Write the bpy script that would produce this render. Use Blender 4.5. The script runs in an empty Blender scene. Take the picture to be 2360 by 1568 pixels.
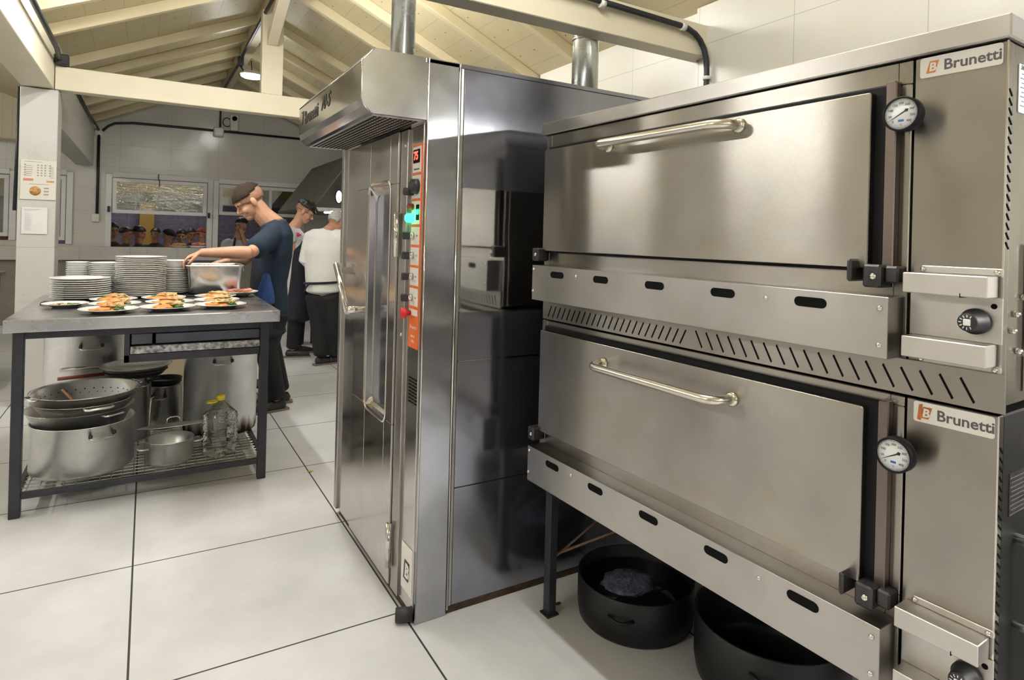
import bpy, math, random
from mathutils import Vector, Matrix, noise
random.seed(7)
S = bpy.context.scene
COL = S.collection
PI = math.pi
R_ = math.radians

# ------------------------------------------------------------ camera, world, exposure
CAM = Vector((0, 0, 1.40)); FOC = 1425.0; PPX, PPY = 1180.0, 548.0; ROLL = math.atan(0.0258)
def _uv(px, py):
    dx, dy = px-PPX, py-PPY
    return dx*math.cos(ROLL)+dy*math.sin(ROLL), -dx*math.sin(ROLL)+dy*math.cos(ROLL)
YAW = math.atan(-_uv(340, 526)[0]/FOC)
FW = Vector((math.sin(YAW), math.cos(YAW), 0)); RT = Vector((math.cos(YAW), -math.sin(YAW), 0)); UP = Vector((0, 0, 1))
cd = bpy.data.cameras.new('camera'); cam = bpy.data.objects.new('camera', cd); COL.objects.link(cam)
cd.sensor_width = 36; cd.sensor_fit = 'HORIZONTAL'; cd.lens = 36*FOC/2360
cd.shift_x = 0; cd.shift_y = -(784-PPY)/2360; cd.clip_start = 0.02; cd.clip_end = 100
xr = RT*math.cos(ROLL)-(-UP)*math.sin(-ROLL)
# image right = RT rotated by the roll (right side of the horizon lies lower in the picture)
xr = RT*math.cos(ROLL)+UP*math.sin(ROLL); yr = UP*math.cos(ROLL)-RT*math.sin(ROLL); zr = -FW
cam.matrix_world = Matrix(((xr.x, yr.x, zr.x, CAM.x), (xr.y, yr.y, zr.y, CAM.y), (xr.z, yr.z, zr.z, CAM.z), (0, 0, 0, 1)))
S.camera = cam
S.view_settings.view_transform = 'Standard'; S.view_settings.look = 'None'
S.view_settings.gamma = 1; S.view_settings.use_curve_mapping = False
S.view_settings.exposure = 0.45
w = bpy.data.worlds.new('night'); S.world = w; w.use_nodes = True
w.node_tree.nodes['Background'].inputs[0].default_value = (0.6, 0.62, 0.7, 1)
w.node_tree.nodes['Background'].inputs[1].default_value = 0.05
S.cycles.max_bounces = 8; S.cycles.diffuse_bounces = 5; S.cycles.glossy_bounces = 5
S.cycles.sample_clamp_indirect = 6; S.cycles.caustics_reflective = False; S.cycles.caustics_refractive = False
LAMP = 95.0        # emission of the LED tubes in the room

def ray(px, py):
    u, v = _uv(px, py); return FW*FOC+RT*u-UP*v
def at(px, py, ax, val):
    d = ray(px, py); i = 'xyz'.index(ax); return CAM+d*((val-CAM[i])/d[i])

# ------------------------------------------------------------ materials
def newmat(name):
    m = bpy.data.materials.new(name); m.use_nodes = True; nt = m.node_tree
    return m, nt, nt.nodes['Principled BSDF']
def N(nt, t, **k):
    n = nt.nodes.new(t)
    for a, b in k.items(): setattr(n, a, b)
    return n
def mth(nt, op, a, b=None):
    n = nt.nodes.new('ShaderNodeMath'); n.operation = op
    for i, v in enumerate((a, b)):
        if v is None: continue
        if isinstance(v, (int, float)): n.inputs[i].default_value = v
        else: nt.links.new(v, n.inputs[i])
    return n.outputs[0]
def mixc(nt, f, a, b):
    n = nt.nodes.new('ShaderNodeMix'); n.data_type = 'RGBA'
    if isinstance(f, (int, float)): n.inputs[0].default_value = f
    else: nt.links.new(f, n.inputs[0])
    for i, v in ((6, a), (7, b)):
        if isinstance(v, tuple): n.inputs[i].default_value = (*v[:3], 1)
        else: nt.links.new(v, n.inputs[i])
    return n.outputs[2]
def coords(nt, scale=(1, 1, 1), kind='Object'):
    tc = N(nt, 'ShaderNodeTexCoord'); mp = N(nt, 'ShaderNodeMapping'); mp.inputs['Scale'].default_value = scale
    nt.links.new(tc.outputs[kind], mp.inputs[0]); return mp.outputs[0]
def noise_(nt, vec, scale, detail=3, rough=.5):
    n = N(nt, 'ShaderNodeTexNoise'); nt.links.new(vec, n.inputs['Vector'])
    n.inputs['Scale'].default_value = scale; n.inputs['Detail'].default_value = detail; n.inputs['Roughness'].default_value = rough
    return n.outputs['Fac']
def ramp(nt, fac, a, b, lo=0., hi=1.):
    n = N(nt, 'ShaderNodeMapRange'); nt.links.new(fac, n.inputs[0])
    n.inputs[1].default_value = a; n.inputs[2].default_value = b; n.inputs[3].default_value = lo; n.inputs[4].default_value = hi
    return n.outputs[0]
def bump(nt, b, h, strength, dist):
    n = N(nt, 'ShaderNodeBump'); n.inputs['Strength'].default_value = strength; n.inputs['Distance'].default_value = dist
    nt.links.new(h, n.inputs['Height']); nt.links.new(n.outputs[0], b.inputs['Normal'])
def mat(name, col, rough=.5, metal=0., var=.0, vscale=6., emit=0., bumpy=0., bscale=60., spec=.5):
    m, nt, b = newmat(name)
    b.inputs['Base Color'].default_value = (*col, 1); b.inputs['Roughness'].default_value = rough
    b.inputs['Metallic'].default_value = metal; b.inputs['Specular IOR Level'].default_value = spec
    if var or bumpy: v = coords(nt)
    if var:
        f = noise_(nt, v, vscale, 4)
        nt.links.new(mixc(nt, ramp(nt, f, .3, .7), tuple(c*(1-var) for c in col), tuple(min(1, c*(1+var)) for c in col)), b.inputs['Base Color'])
    if bumpy: bump(nt, b, noise_(nt, v, bscale, 3), .6, bumpy)
    if emit:
        b.inputs['Emission Color'].default_value = (*col, 1); b.inputs['Emission Strength'].default_value = emit
    return m
def steel(name, col, rough, aniso=.6, tang=(.05, .05, 1), wobble=0., wscale=(1, 1, 1), stain=0., staincol=(.3, .22, .12), rvar=.1, brush=(2, 200, 200), metal=1.):
    m, nt, b = newmat(name)
    b.inputs['Metallic'].default_value = metal
    v = coords(nt)
    f = noise_(nt, v, 3.0, 5, .6)
    g = noise_(nt, coords(nt, tuple(q*3 for q in brush)), 1.0, 2)
    c1 = tuple(x*.88 for x in col); c2 = tuple(min(1, x*1.08) for x in col)
    base = mixc(nt, ramp(nt, f, .35, .65), c1, c2)
    if stain:
        s = noise_(nt, coords(nt, (1.3, 1.3, 1.8)), 1.7, 6, .65)
        base = mixc(nt, ramp(nt, s, .5, .75, 0, stain), base, staincol)
    nt.links.new(base, b.inputs['Base Color'])
    r = mth(nt, 'ADD', ramp(nt, f, .3, .7, rough-rvar/2, rough+rvar/2), ramp(nt, g, .3, .7, -.003, .003))
    nt.links.new(r, b.inputs['Roughness'])
    b.inputs['Anisotropic'].default_value = aniso
    if aniso:
        c = N(nt, 'ShaderNodeCombineXYZ')
        for i in range(3): c.inputs[i].default_value = tang[i]
        vt = N(nt, 'ShaderNodeVectorTransform', vector_type='VECTOR', convert_from='OBJECT', convert_to='WORLD')
        nt.links.new(c.outputs[0], vt.inputs[0]); nt.links.new(vt.outputs[0], b.inputs['Tangent'])
    if wobble:
        bump(nt, b, noise_(nt, coords(nt, wscale), 1.0, 1.5, .4), 1.0, wobble)
    return m
def gridmask(nt, specs, width):
    """1 on joint lines; specs = [(axis, size, offset)]"""
    tc = N(nt, 'ShaderNodeTexCoord'); sp = N(nt, 'ShaderNodeSeparateXYZ'); nt.links.new(tc.outputs['Object'], sp.inputs[0])
    out = None
    for ax, size, off in specs:
        a = mth(nt, 'DIVIDE', mth(nt, 'SUBTRACT', sp.outputs['xyz'.index(ax)], off-size/2), size)
        fr = mth(nt, 'ABSOLUTE', mth(nt, 'SUBTRACT', mth(nt, 'FRACT', a), .5))
        l = mth(nt, 'LESS_THAN', fr, width/size/2)
        out = l if out is None else mth(nt, 'MAXIMUM', out, l)
    return out
def tiles(name, col, specs, joint, jcol, rough, var=.06, vscale=3., spec=.5, wob=0.):
    m, nt, b = newmat(name)
    v = coords(nt); f = noise_(nt, v, vscale, 6, .6)
    base = mixc(nt, ramp(nt, f, .3, .7), tuple(c*(1-var) for c in col), tuple(min(1, c*(1+var)) for c in col))
    g = gridmask(nt, specs, joint)
    nt.links.new(mixc(nt, g, base, jcol), b.inputs['Base Color'])
    nt.links.new(mth(nt, 'ADD', ramp(nt, f, .3, .7, rough*.85, rough*1.15), mth(nt, 'MULTIPLY', g, .3)), b.inputs['Roughness'])
    b.inputs['Specular IOR Level'].default_value = spec
    if wob: bump(nt, b, noise_(nt, v, 4., 2), 1, wob)
    return m

M = {}
M['floor'] = tiles('pale_floor_tile', (.64, .64, .66), [('x', .865, -.022), ('y', .817, 2.167)], .007, (.03, .03, .035), .38, .11, 2.6)
M['wall'] = tiles('white_wall_tile', (.62, .61, .58), [('x', .62, -.35), ('z', .31, 1.62)], .004, (.42, .41, .38), .2, .03, 1.2, wob=.004)
M['wally'] = tiles('white_wall_tile_side', (.62, .60, .54), [('y', .62, .1), ('z', .31, 1.62)], .004, (.42, .41, .38), .32, .03, 1.2, wob=.004)
M['ledge'] = tiles('ledge_tile', (.52, .51, .49), [('x', .58, -.2)], .004, (.25, .24, .22), .35, .08, 5)
M['ceil'] = None
def ceilmat():
    m, nt, b = newmat('cream_painted_boards')
    v = coords(nt); f = noise_(nt, v, 2.5, 4)
    base = mixc(nt, ramp(nt, f, .3, .7), (.52, .455, .28), (.59, .52, .34))
    seam = gridmask(nt, [('x', .24, .05)], .006)
    base = mixc(nt, seam, base, (.42, .37, .26))
    nx = gridmask(nt, [('x', .24, .17)], .012); ny = gridmask(nt, [('y', .21, .1)], .012)
    base = mixc(nt, mth(nt, 'MULTIPLY', nx, ny), base, (.12, .09, .05))
    nt.links.new(base, b.inputs['Base Color']); b.inputs['Roughness'].default_value = .5
    return m
M['ceil'] = ceilmat()
M['rafter'] = mat('cream_painted_timber', (.61, .54, .36), .45, var=.05, vscale=3)
M['beam'] = mat('cream_beam_paint', (.68, .63, .49), .45, var=.04, vscale=3)
M['pillar'] = tiles('pillar_tile', (.55, .54, .52), [('z', .62, 1.23)], .004, (.36, .35, .33), .3, .04, 3)
M['frame_white'] = mat('white_window_paint', (.72, .72, .74), .35, var=.03)
M['panel_cream'] = tiles('cream_panel_boards', (.62, .56, .42), [('x', .1, 0)], .004, (.45, .4, .3), .5, .03, 3)
M['steel'] = steel('oven_steel', (.36, .34, .315), .25, .93, stain=.35, staincol=(.30, .27, .20), wobble=.001, wscale=(3, 3, 2), brush=(6, 6, 400), rvar=.01)
M['steel_brown'] = steel('heat_tinted_steel', (.20, .165, .15), .3, .5)
M['proof_reflection'] = steel('reflection_bright_panel', (.88, .88, .88), .07, 0, wobble=.004, wscale=(1.5, 2.0, 3.), rvar=.02)  # pale base colour paints in the bright reflection on one side panel
M['steel_door'] = steel('oven_door_steel', (.38, .36, .335), .235, .98, stain=.8, staincol=(.33, .28, .16), wobble=.003, wscale=(3, 3, 1.2), brush=(6, 6, 400), rvar=.03)
M['steel_guard'] = steel('guard_steel', (.46, .445, .43), .34, .6, stain=.15, brush=(3, 3, 300))
M['steel_bare'] = steel('zinc_plate', (.62, .60, .58), .42, .3, stain=.25, staincol=(.45, .42, .4))
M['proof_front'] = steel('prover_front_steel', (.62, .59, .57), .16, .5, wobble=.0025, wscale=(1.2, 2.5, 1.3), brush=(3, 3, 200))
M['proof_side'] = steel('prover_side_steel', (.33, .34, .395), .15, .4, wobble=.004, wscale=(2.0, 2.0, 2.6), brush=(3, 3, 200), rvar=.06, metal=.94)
M['proof_corner'] = steel('prover_corner_steel', (.45, .46, .49), .15, .45, wobble=.006, wscale=(3, 2.5, 4), brush=(3, 3, 200), rvar=.05)
M['table_steel'] = steel('table_steel', (.60, .60, .62), .28, 0, rvar=.08)
M['alu'] = steel('worn_aluminium', (.80, .80, .79), .36, 0, stain=.5, staincol=(.42, .40, .37), rvar=.15)
M['alu_burnt'] = None
def burnt():
    m, nt, b = newmat('burnt_aluminium'); b.inputs['Metallic'].default_value = .85
    tc = N(nt, 'ShaderNodeTexCoord'); sp = N(nt, 'ShaderNodeSeparateXYZ'); nt.links.new(tc.outputs['Object'], sp.inputs[0])
    f = noise_(nt, coords(nt, (22, 22, 2.5)), 1, 4, .6)
    z = mth(nt, 'ADD', sp.outputs[2], mth(nt, 'MULTIPLY', mth(nt, 'SUBTRACT', f, .5), -.25))
    k = ramp(nt, z, .02, .10, 1, 0)
    f2 = noise_(nt, coords(nt), 7, 4)
    nt.links.new(mixc(nt, k, mixc(nt, ramp(nt, f2, .35, .65), (.62, .62, .63), (.74, .74, .75)), (.06, .03, .02)), b.inputs['Base Color'])
    nt.links.new(ramp(nt, k, 0, 1, .38, .8), b.inputs['Roughness'])
    return m
M['alu_burnt'] = burnt()
M['inox'] = mat('bright_stainless', (.78, .77, .75), .28, 1, var=.08, vscale=9)
M['chrome'] = mat('polished_handle_steel', (.72, .70, .66), .13, 1)
M['satin'] = mat('satin_tube_steel', (.70, .67, .58), .22, 1)
M['galv'] = steel('galvanised_duct', (.58, .60, .57), .28, 0, wobble=.003, wscale=(10, 10, 6), rvar=.2)
M['black'] = mat('black_gap', (.004, .004, .005), .7, spec=.1)
M['blackgasket'] = mat('black_gasket', (.008, .008, .011), .5, spec=.2)
M['darkmetal'] = mat('dark_painted_metal', (.03, .031, .04), .4, .2, var=.25, vscale=8)
M['bracket'] = mat('dark_bracket_metal', (.055, .05, .052), .42, .6, var=.3, vscale=30)
M['blackpot'] = mat('black_iron_pan', (.011, .011, .013), .45, .3, var=.4, vscale=5, bumpy=.001, bscale=40)
M['blackrim'] = mat('oven_black_side', (.012, .012, .013), .4, .2)
M['plate'] = mat('white_glazed_china', (.80, .80, .79), .12, spec=.6)
M['rubber'] = mat('black_rubber', (.02, .02, .025), .5)
M['conduit'] = mat('black_conduit', (.01, .012, .016), .45)
M['white_pl'] = mat('white_plastic', (.70, .70, .66), .4)
M['paper'] = mat('white_paper', (.72, .72, .72), .7, var=.03)
M['sticker'] = mat('white_sticker', (.78, .76, .72), .4, var=.03)
M['orange'] = mat('orange_label', (.78, .16, .035), .35)
M['orange_logo'] = mat('orange_emblem', (.66, .20, .07), .4)
M['rust_logo'] = mat('rusted_emblem', (.42, .13, .03), .6, var=.4, vscale=60)
M['textgrey'] = mat('grey_lettering', (.10, .10, .11), .5)
M['textlight'] = mat('light_lettering', (.80, .70, .62), .5)
M['textblack'] = mat('black_lettering', (.01, .01, .012), .4)
M['dial'] = mat('white_dial', (.80, .82, .85), .3)
M['blue'] = mat('blue_mark', (.02, .09, .45), .4)
M['red'] = mat('red_button', (.6, .02, .03), .35)
M['led_red'] = mat('red_led_digits', (1, .05, .03), .4, emit=4)
M['led_green'] = mat('green_led', (.02, 1, .25), .4, emit=5)
M['led_on'] = mat('lit_tube', (1, .98, .93), .4, emit=LAMP)
M['led_strong'] = mat('added_lit_tube', (1, .98, .93), .4, emit=LAMP*2.2)
M['lamp_big'] = mat('lit_oval_lamp', (1, .98, .93), .4, emit=LAMP*.8)
M['skin'] = mat('skin', (.55, .30, .20), .5, var=.08, vscale=14)
M['skin2'] = mat('tanned_skin', (.42, .22, .145), .5, var=.08, vscale=14)
M['hair_brown'] = mat('brown_hair', (.024, .012, .007), .85, var=.4, vscale=60, bumpy=.004, bscale=120)
M['hair_fade'] = mat('cropped_hair', (.33, .18, .12), .6, var=.15, vscale=40)
M['hair_black'] = mat('black_hair', (.018, .014, .016), .45, var=.4, vscale=60, bumpy=.004, bscale=90)
M['hair_grey'] = mat('grey_hair', (.42, .42, .41), .55, var=.3, vscale=60, bumpy=.004, bscale=120)
M['navy'] = mat('navy_cotton', (.006, .020, .045), .8, var=.25, vscale=6, bumpy=.006, bscale=9)
M['navy_dark'] = mat('dark_apron_cloth', (.008, .009, .020), .8, var=.25, vscale=5, bumpy=.006, bscale=9)
M['white_cloth'] = mat('white_chef_cloth', (.74, .74, .72), .8, var=.03, bumpy=.02, bscale=8)
M['grey_cloth'] = mat('pale_grey_cotton', (.55, .56, .60), .8, var=.05, bumpy=.006, bscale=12)
M['blue_cloth'] = mat('blue_towel', (.02, .06, .22), .8, var=.3, bumpy=.006, bscale=14)
M['strap_brown'] = mat('brown_strap', (.28, .12, .05), .6)
M['trousers'] = mat('black_trousers', (.005, .006, .008), .8, var=.25, bumpy=.006, bscale=9)
M['green_print'] = mat('green_print', (.02, .45, .16), .6)
M['pink_print'] = mat('pink_print', (.70, .05, .22), .6, var=.3, vscale=60)
M['shoe'] = mat('dark_shoe', (.02, .02, .022), .5)
M['shoe_sole'] = mat('shoe_sole', (.20, .16, .14), .6)
M['eye'] = mat('dark_eye', (.02, .012, .01), .3)
M['meat'] = mat('browned_chicken', (.52, .27, .10), .45, var=.35, vscale=30, bumpy=.006, bscale=45)
M['meatpale'] = mat('pale_roast', (.62, .42, .20), .45, var=.3, vscale=30, bumpy=.006, bscale=45)
M['mash'] = mat('orange_mash', (.72, .25, .055), .5, var=.2, vscale=30, bumpy=.006, bscale=70)
M['green'] = mat('green_leaves', (.05, .14, .02), .5, var=.5, vscale=40)
M['ham'] = mat('pink_ham', (.58, .22, .15), .45, var=.3, vscale=30)
M['wood'] = mat('wooden_spoon', (.36, .17, .06), .6, var=.15)
M['yellow'] = mat('yellow_plastic', (.80, .62, .03), .35)
M['granite'] = mat('speckled_sheet', (.34, .34, .35), .5, .6, var=.75, vscale=55)
M['drawer'] = mat('blue_grey_drawer', (.07, .075, .095), .38, .5, var=.2)
M['dining_wall'] = mat('dining_wall_paint', (.36, .29, .12), .6, var=.1)
M['dining_board'] = tiles('lilac_notice_wall', (.17, .16, .26), [('x', .34, 0), ('z', .3, .1)], .006, (.3, .29, .38), .5, .25, 12)
M['dark_hood'] = mat('dark_hood_sheet', (.085, .08, .075), .4, .5, var=.2)
M['rust'] = mat('rusty_rod', (.16, .10, .07), .6, .5, var=.3)
M['grime'] = mat('grime_strip', (.06, .035, .02), .8, var=.5, vscale=30)
M['leaf'] = mat('yellow_leaf', (.45, .42, .04), .6)
M['foam'] = mat('soap_suds', (.16, .17, .27), .5, var=.6, vscale=60, bumpy=.01, bscale=120)
M['cap_cloth'] = mat('red_cap_cloth', (.32, .06, .06), .8)
M['purple_cloth'] = mat('violet_jacket', (.10, .05, .12), .8, var=.2)
M['redplastic'] = mat('dull_red_plastic', (.25, .05, .03), .5)
def glassm(name, col, rough, ior=1.45, alpha=None):
    m, nt, b = newmat(name)
    b.inputs['Base Color'].default_value = (*col, 1); b.inputs['Roughness'].default_value = rough
    b.inputs['Transmission Weight'].default_value = 1; b.inputs['IOR'].default_value = ior
    return m
def paneglass(name, tint, wob, refl=.12):
    m, nt, b = newmat(name); nt.nodes.remove(b)
    t = N(nt, 'ShaderNodeBsdfTransparent'); t.inputs[0].default_value = (*tint, 1)
    g = N(nt, 'ShaderNodeBsdfGlossy'); g.inputs['Roughness'].default_value = .04
    bp = N(nt, 'ShaderNodeBump'); bp.inputs['Strength'].default_value = 1; bp.inputs['Distance'].default_value = wob
    nt.links.new(noise_(nt, coords(nt, (5, 5, 9)), 1.6, 3, .6), bp.inputs['Height']); nt.links.new(bp.outputs[0], g.inputs['Normal'])
    mx = N(nt, 'ShaderNodeMixShader'); fr = N(nt, 'ShaderNodeFresnel'); fr.inputs[0].default_value = 1.5
    nt.links.new(mth(nt, 'ADD', fr.outputs[0], refl), mx.inputs[0])
    nt.links.new(t.outputs[0], mx.inputs[1]); nt.links.new(g.outputs[0], mx.inputs[2])
    nt.links.new(mx.outputs[0], nt.nodes['Material Output'].inputs[0])
    return m
M['pane'] = paneglass('window_glass', (.9, .92, .9), .0)
M['film'] = paneglass('film_covered_glass', (.85, .87, .83), .03, .22)
M['darkglass'] = paneglass('oven_window_glass', (.5, .52, .5), .001, .15)
M['pet'] = paneglass('clear_bottle_plastic', (.86, .87, .86), .02, .10)

# ------------------------------------------------------------ mesh builder
class MB:
    def __init__(s): s.v = []; s.f = []; s.sm = []
    def add(s, vs, fs, smooth=False, mtx=None):
        o = len(s.v)
        s.v += [tuple(mtx @ Vector(v)) if mtx else tuple(v) for v in vs]
        s.f += [tuple(i+o for i in f) for f in fs]; s.sm += [smooth]*len(fs); return s
    def box(s, x0, x1, y0, y1, z0, z1, mtx=None):
        vs = [(x, y, z) for z in (z0, z1) for y in (y0, y1) for x in (x0, x1)]
        return s.add(vs, [(0, 2, 3, 1), (4, 5, 7, 6), (0, 1, 5, 4), (2, 6, 7, 3), (0, 4, 6, 2), (1, 3, 7, 5)], False, mtx)
    def prism(s, poly, ax, a, b, mtx=None, smooth=False):
        """poly of 2D points in the plane normal to ax; extruded a..b"""
        def P(p, t):
            return {'x': (t, p[0], p[1]), 'y': (p[0], t, p[1]), 'z': (p[0], p[1], t)}[ax]
        n = len(poly); vs = [P(p, a) for p in poly]+[P(p, b) for p in poly]
        fs = [tuple(range(n))[::-1], tuple(range(n, 2*n))]+[(i, (i+1) % n, n+(i+1) % n, n+i) for i in range(n)]
        s.add(vs, fs[:2], False, mtx); o = len(s.v)-2*n
        s.f += [tuple(i+o for i in f) for f in fs[2:]]; s.sm += [smooth]*n
        return s
    def tube(s, pts, r, n=12, cap=True, closed=False):
        pts = [Vector(p) for p in pts]; m = len(pts); rs = r if isinstance(r, (list, tuple)) else [r]*m
        o = len(s.v); prev = None
        for i, p in enumerate(pts):
            if closed: t = pts[(i+1) % m]-pts[i-1]
            else: t = pts[min(i+1, m-1)]-pts[max(i-1, 0)]
            t.normalize()
            if prev is None:
                a = Vector((0, 0, 1)) if abs(t.z) < .9 else Vector((1, 0, 0)); u = t.cross(a).normalized()
            else: u = (prev-t*prev.dot(t)).normalized()
            prev = u; q = t.cross(u)
            for k in range(n):
                an = 2*PI*k/n; s.v.append(tuple(p+(u*math.cos(an)+q*math.sin(an))*rs[i]))
        for i in range(m if closed else m-1):
            j = (i+1) % m
            for k in range(n):
                s.f.append((o+i*n+k, o+i*n+(k+1) % n, o+j*n+(k+1) % n, o+j*n+k)); s.sm.append(True)
        if cap and not closed:
            s.f.append(tuple(o+k for k in range(n))[::-1]); s.sm.append(False)
            s.f.append(tuple(o+(m-1)*n+k for k in range(n))); s.sm.append(False)
        return s
    def lathe(s, prof, n=32, mtx=None, sx=1, sy=1, smooth=True):
        """prof: (r,z) list around z"""
        vs = []; fs = []
        for r, z in prof:
            for k in range(n):
                a = 2*PI*k/n; vs.append((r*math.cos(a)*sx, r*math.sin(a)*sy, z))
        for i in range(len(prof)-1):
            for k in range(n): fs.append((i*n+k, i*n+(k+1) % n, (i+1)*n+(k+1) % n, (i+1)*n+k))
        if prof[0][0] > 1e-6: fs.append(tuple(range(n))[::-1])
        if prof[-1][0] > 1e-6: fs.append(tuple((len(prof)-1)*n+k for k in range(n)))
        return s.add(vs, fs, smooth, mtx)
    def ell(s, c, r, rot=None, nu=16, nv=10, cut=None, disp=0, seed=0):
        vs = []; fs = []; c = Vector(c)
        for j in range(nv+1):
            th = PI*j/nv
            for i in range(nu):
                ph = 2*PI*i/nu; d = Vector((math.sin(th)*math.cos(ph), math.sin(th)*math.sin(ph), math.cos(th)))
                k = 1+disp*noise.noise(d*2.3+Vector((seed*3.1, seed, 0))) if disp else 1
                p = Vector((d.x*r[0], d.y*r[1], d.z*r[2]))*k
                vs.append(p)
        for j in range(nv):
            for i in range(nu):
                a, b, c2, d2 = j*nu+i, (j+1)*nu+i, (j+1)*nu+(i+1) % nu, j*nu+(i+1) % nu
                q = (a, b, c2, d2) if 0 < j < nv-1 else ((a, b, c2) if j == 0 else (a, b, d2))
                if cut and not all(cut(vs[t]) for t in q): continue
                fs.append(q)
        if rot: vs = [rot @ p for p in vs]
        return s.add([p+c for p in vs], fs, True)
def link(o, parent=None):
    COL.objects.link(o)
    if parent: o.parent = parent
    return o
def obj(name, mb, m, parent=None, bevel=0., loc=None, rotz=0., label=None, solid=0., seg=1):
    me = bpy.data.meshes.new(name); me.from_pydata(mb.v, [], mb.f); me.update()
    me.polygons.foreach_set('use_smooth', mb.sm)
    for mm in (m if isinstance(m, (list, tuple)) else [m]): me.materials.append(mm)
    o = bpy.data.objects.new(name, me); link(o, parent)
    if loc is not None: o.location = loc
    if rotz: o.rotation_euler = (0, 0, rotz)
    if solid:
        q = o.modifiers.new('s', 'SOLIDIFY'); q.thickness = solid; q.offset = 0
    if bevel:
        q = o.modifiers.new('b', 'BEVEL'); q.width = bevel; q.segments = seg; q.limit_method = 'ANGLE'; q.angle_limit = R_(40)
    if label: o['label'] = label
    return o
def tag(o, label, cat, group=None):
    o['label'] = label; o['category'] = cat
    if group: o['group'] = group
    return o
def thing(name, label, cat, loc=(0, 0, 0), rotz=0., group=None):
    o = bpy.data.objects.new(name, None); o.empty_display_size = .1; link(o); o.location = loc; o.rotation_euler = (0, 0, rotz)
    return tag(o, label, cat, group)
def struct(name, mb, m, parent=None, bevel=0., solid=0.):
    o = obj(name, mb, m, parent, bevel, solid=solid)
    if not parent: o['kind'] = 'structure'
    return o
def copyt(root, loc, rotz=0., label=None, group=None, scale=None):
    r = root.copy(); COL.objects.link(r); r.location = loc; r.rotation_euler = (0, 0, rotz)
    if scale: r.scale = scale
    if label: r['label'] = label
    if group: r['group'] = group
    for ch in list(root.children):
        c = ch.copy(); COL.objects.link(c); c.parent = r
        for g in list(ch.children):
            d = g.copy(); COL.objects.link(d); d.parent = c
    return r
def text(name, body, size, mtx, m, parent=None, bold=0., extrude=.0004, shear=0., align='LEFT', xs=1.):
    cu = bpy.data.curves.new(name, 'FONT'); cu.body = body; cu.size = size; cu.offset = bold; cu.extrude = extrude
    cu.align_x = align; cu.align_y = 'CENTER'; cu.shear = shear; cu.resolution_u = 3
    t = bpy.data.objects.new(name, cu); COL.objects.link(t)
    dg = bpy.context.evaluated_depsgraph_get(); dg.update()
    me = bpy.data.meshes.new_from_object(t.evaluated_get(dg)); bpy.data.objects.remove(t)
    me.transform(mtx @ Matrix.Diagonal((xs, 1, 1, 1))); me.materials.clear(); me.materials.append(m)
    o = bpy.data.objects.new(name, me); link(o, parent); return o
def fmt(ox, oy, oz, X, Y):
    """matrix that puts text's x along X, y along Y at origin"""
    X = Vector(X).normalized(); Y = Vector(Y).normalized(); Z = X.cross(Y)
    return Matrix(((X.x, Y.x, Z.x, ox), (X.y, Y.y, Z.y, oy), (X.z, Y.z, Z.z, oz), (0, 0, 0, 1)))
def pill(x0, x1, z0, z1, n=6):
    r = (z1-z0)/2; zc = (z0+z1)/2; p = []
    for k in range(n+1): a = -PI/2+PI*k/n; p.append((x1-r+r*math.cos(a), zc+r*math.sin(a)))
    for k in range(n+1): a = PI/2+PI*k/n; p.append((x0+r+r*math.cos(a), zc+r*math.sin(a)))
    return p
def rrect(x0, x1, z0, z1, r, n=4):
    p = []
    for cx, cz, a0 in ((x1-r, z0+r, -PI/2), (x1-r, z1-r, 0), (x0+r, z1-r, PI/2), (x0+r, z0+r, PI)):
        for k in range(n+1): a = a0+PI/2*k/n; p.append((cx+r*math.cos(a), cz+r*math.sin(a)))
    return p
# ------------------------------------------------------------ lamps
def led(name, x, y, z, label, along='y', L=1.2):
    t = thing(name, label, 'ceiling lamp', (x, y, z+.05), 0 if along == 'y' else PI/2, 'tubular ceiling lamps')
    obj('lamp_housing', MB().box(-.045, .045, -L/2, L/2, .012, .05), M['white_pl'], t, .008)
    prof = [(.001, -L/2), (.026, -L/2+.01), (.032, -L/2+.03), (.032, L/2-.03), (.026, L/2-.01), (.001, L/2)]
    obj('diffuser', MB().lathe(prof, 12, Matrix.Translation((0, 0, -.012)) @ Matrix.Rotation(PI/2, 4, 'X')), M['led_on'], t)
    hz = 3.6-.45*abs(x-.95)-.02 if x > -.75 else 3.45
    if hz-z-.05 > .05:
        for g in (-1, 1): obj('cord', MB().tube([(0, g*L*.3, .05), (0, g*L*.3, hz-z-.05)], .004, 6), M['conduit'], t)
    return t
t = thing('ceiling_lamp', 'lit white oval lamp hanging by the king post at the far truss', 'ceiling lamp', (.965, 7.45, 3.10))
obj('lamp_housing', MB().lathe([(.001, .09), (.05, .085), (.075, .05), (.075, .045), (.001, .045)], 24, None, 1.55, 1.0), M['white_pl'], t)
obj('diffuser', MB().lathe([(.001, .0), (.05, .003), (.070, .018), (.073, .044), (.001, .044)], 24, None, 1.6, 1.0), M['lamp_big'], t)
obj('cord', MB().tube([(0, 0, .09), (-.01, 0, .2)], .005, 6), M['conduit'], t)
led('ceiling_lamp', .93, 4.2, 3.17, 'lit tubular lamp above the steel table, over the picture')
led('ceiling_lamp', .90, 1.45, 3.15, 'lit tubular lamp above the deck ovens, over the picture')
led('ceiling_lamp', 1.4, -2.2, 3.0, 'unseen tubular lamp behind the viewpoint, placed to light the right wall')  # unseen lamp, set to brighten the wall mirrored in the rack oven
led('ceiling_lamp', -3.4, 3.9, 3.0, 'lit tubular lamp in the left bay, nearer of its row')
led('ceiling_lamp', -3.4, 6.3, 3.0, 'lit tubular lamp in the left bay, farther of its row')
led('ceiling_lamp', -3.4, .6, 3.0, 'lit tubular lamp in the left bay beside the viewpoint')
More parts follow.
